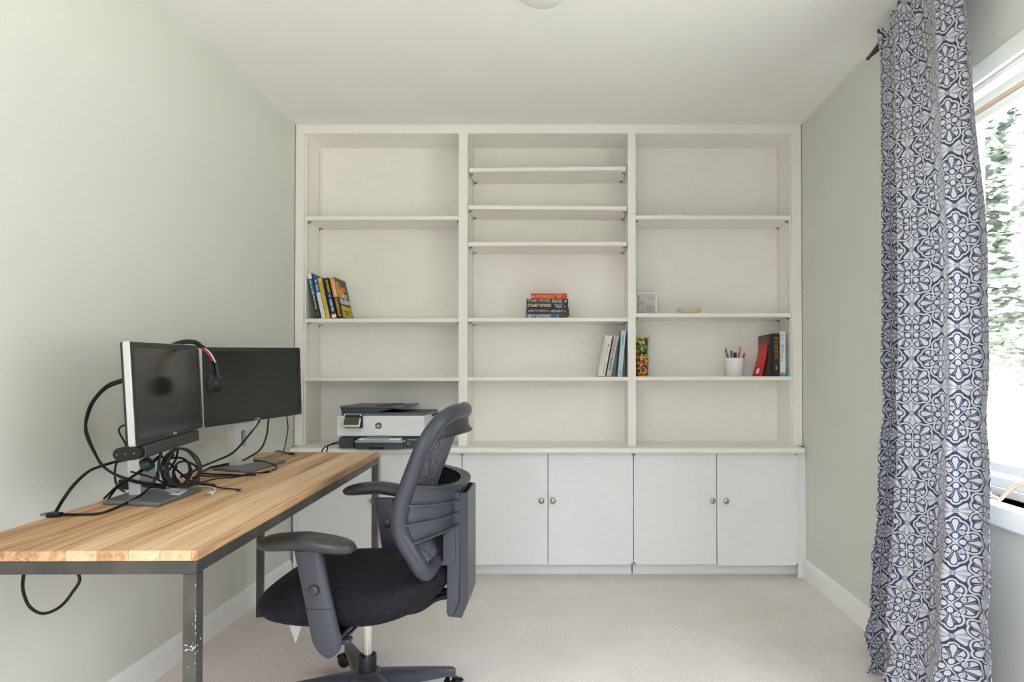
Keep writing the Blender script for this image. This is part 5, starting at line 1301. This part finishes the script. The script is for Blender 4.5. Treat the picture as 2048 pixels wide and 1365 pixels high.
# put a medallion centre on the middle of the broad front fold
best = min(range(len(mid)), key=lambda i: abs((CX + F * mid[i].x / mid[i].y) - 1824) + (0 if mid[i].y < 2.0 and mid[i].y > 1.88 else 1e3))
u0 = arc[best]; v0 = Z_(882, 1.95)
NZ = 190
b = NB(); uvl = b.loops.layers.uv.new('UVMap')
rows, uvs = [], []
ztop_ = 2.366
for i in range(NZ + 1):
    z = ztop_ * (1 - i / NZ) + .004 * (i / NZ)
    pl = spline([V((x, y, z)) for x, y in plan_at(z)], NS)
    row, ur = [], []
    for k, p in enumerate(pl):
        s_ = arc[k]
        damp = min(1, max(0, (.75 - z) / .75)) ** 1.3
        dx_ = .010 * damp * math.sin(z * 23 + s_ * 9) + .008 * damp * math.sin(z * 41 - s_ * 17 + 1.0)
        dy_2 = .008 * damp * math.sin(z * 19 + s_ * 13 + 2.0)
        midz = math.exp(-((z - .95) / .22) ** 2)
        dx_ += .006 * midz * math.sin((z * 16 - s_ * 13))
        if z > 2.25:
            g_ = (z - 2.25) / .1
            dx_ += .009 * g_ * min(1, s_ / .12) * math.sin(s_ * 95) + .004 * g_ * math.sin(s_ * 41 + 1)
            zo = .010 * g_ * math.sin(s_ * 60) + .006 * g_ * math.sin(s_ * 23) - .055 * g_ * math.exp(-(s_ / .06) ** 2)
        else: zo = 0
        hem = .020 * max(0, (.12 - z) / .12) * (.5 + .5 * math.sin(s_ * 20 + .6)) if z < .12 else 0
        row.append(b.verts.new(V((p.x + dx_ - hem * .6, p.y + dy_2, max(.003, z + zo + (hem if i == NZ else hem * .5))))))
        ur.append(((s_ - u0) / PS, (z - v0) / PS))
    rows.append(row); uvs.append(ur)
for i in range(NZ):
    for k in range(len(rows[0]) - 1):
        f = b.faces.new((rows[i][k], rows[i + 1][k], rows[i + 1][k + 1], rows[i][k + 1]))
        for lp, uvv in zip(f.loops, (uvs[i][k], uvs[i + 1][k], uvs[i + 1][k + 1], uvs[i][k + 1])): lp[uvl].uv = uvv
obj('curtain', b, M['curtain'], smooth=180, label='navy and silver scroll patterned curtain hanging beside the window', cat='curtain')

SKY, SUN, EXPO = 9.0, 22.0, -0.53

# ------------------------------------------------------------------ light, sky, camera
wd = bpy.data.worlds.new('daylight'); bpy.context.scene.world = wd; wd.use_nodes = True
# overcast-bright sky: brighter overhead than at the horizon
Ex.nt = wd.node_tree; bg = wd.node_tree.nodes['Background']
wtc = wd.node_tree.nodes.new('ShaderNodeTexCoord'); wsp = wd.node_tree.nodes.new('ShaderNodeSeparateXYZ')
wd.node_tree.links.new(wtc.outputs['Generated'], wsp.inputs[0])
st = (emax(Ex(wsp.outputs['Z']), 0.0) * 2.9 + 0.22) * SKY
wd.node_tree.links.new(st.v, bg.inputs['Strength'])
bg.inputs['Color'].default_value = (0.845, 0.90, 1.0, 1)
def portal(loc, rot, sx, sy):
    l = bpy.data.lights.new('daylight_portal', 'AREA'); l.shape = 'RECTANGLE'; l.size = sx; l.size_y = sy
    l.cycles.is_portal = True
    o = bpy.data.objects.new('daylight_portal', l); o.location = loc; o.rotation_euler = rot; C.objects.link(o)
portal((XR + .13, (WY0 + WY1) / 2, (WZ0 + WZ1) / 2), (0, math.radians(90), 0), WZ1 - WZ0, WY1 - WY0)
portal(((DX0 + DX1) / 2, YR - .11, DZ / 2), (math.radians(90), 0, 0), DX1 - DX0, DZ)
l = bpy.data.lights.new('sunlight', 'SUN'); l.energy = SUN; l.angle = math.radians(1.0); l.color = (1.0, 0.95, 0.88)
o = bpy.data.objects.new('sunlight', l); o.location = (-4, 5, 9); o.rotation_euler = V((.45, -.25, -.86)).to_track_quat('-Z', 'Y').to_euler(); C.objects.link(o)
cam = bpy.data.cameras.new('camera'); cam.sensor_width = 36; cam.lens = F / 2048 * 36
cam.shift_x = (1024 - CX) / 2048; cam.shift_y = (CY - 682.5) / 2048
cam.clip_start = .05
o = bpy.data.objects.new('camera', cam); o.location = (0, 0, EYE); o.rotation_euler = (math.radians(90) + PITCH, 0, 0); C.objects.link(o)
sc = bpy.context.scene; sc.camera = o
sc.view_settings.view_transform = 'Standard'; sc.view_settings.look = 'None'; sc.view_settings.gamma = 1; sc.view_settings.use_curve_mapping = False
sc.view_settings.exposure = EXPO
sc.cycles.use_denoising = True; sc.cycles.max_bounces = 10; sc.cycles.diffuse_bounces = 6; sc.cycles.transparent_max_bounces = 16
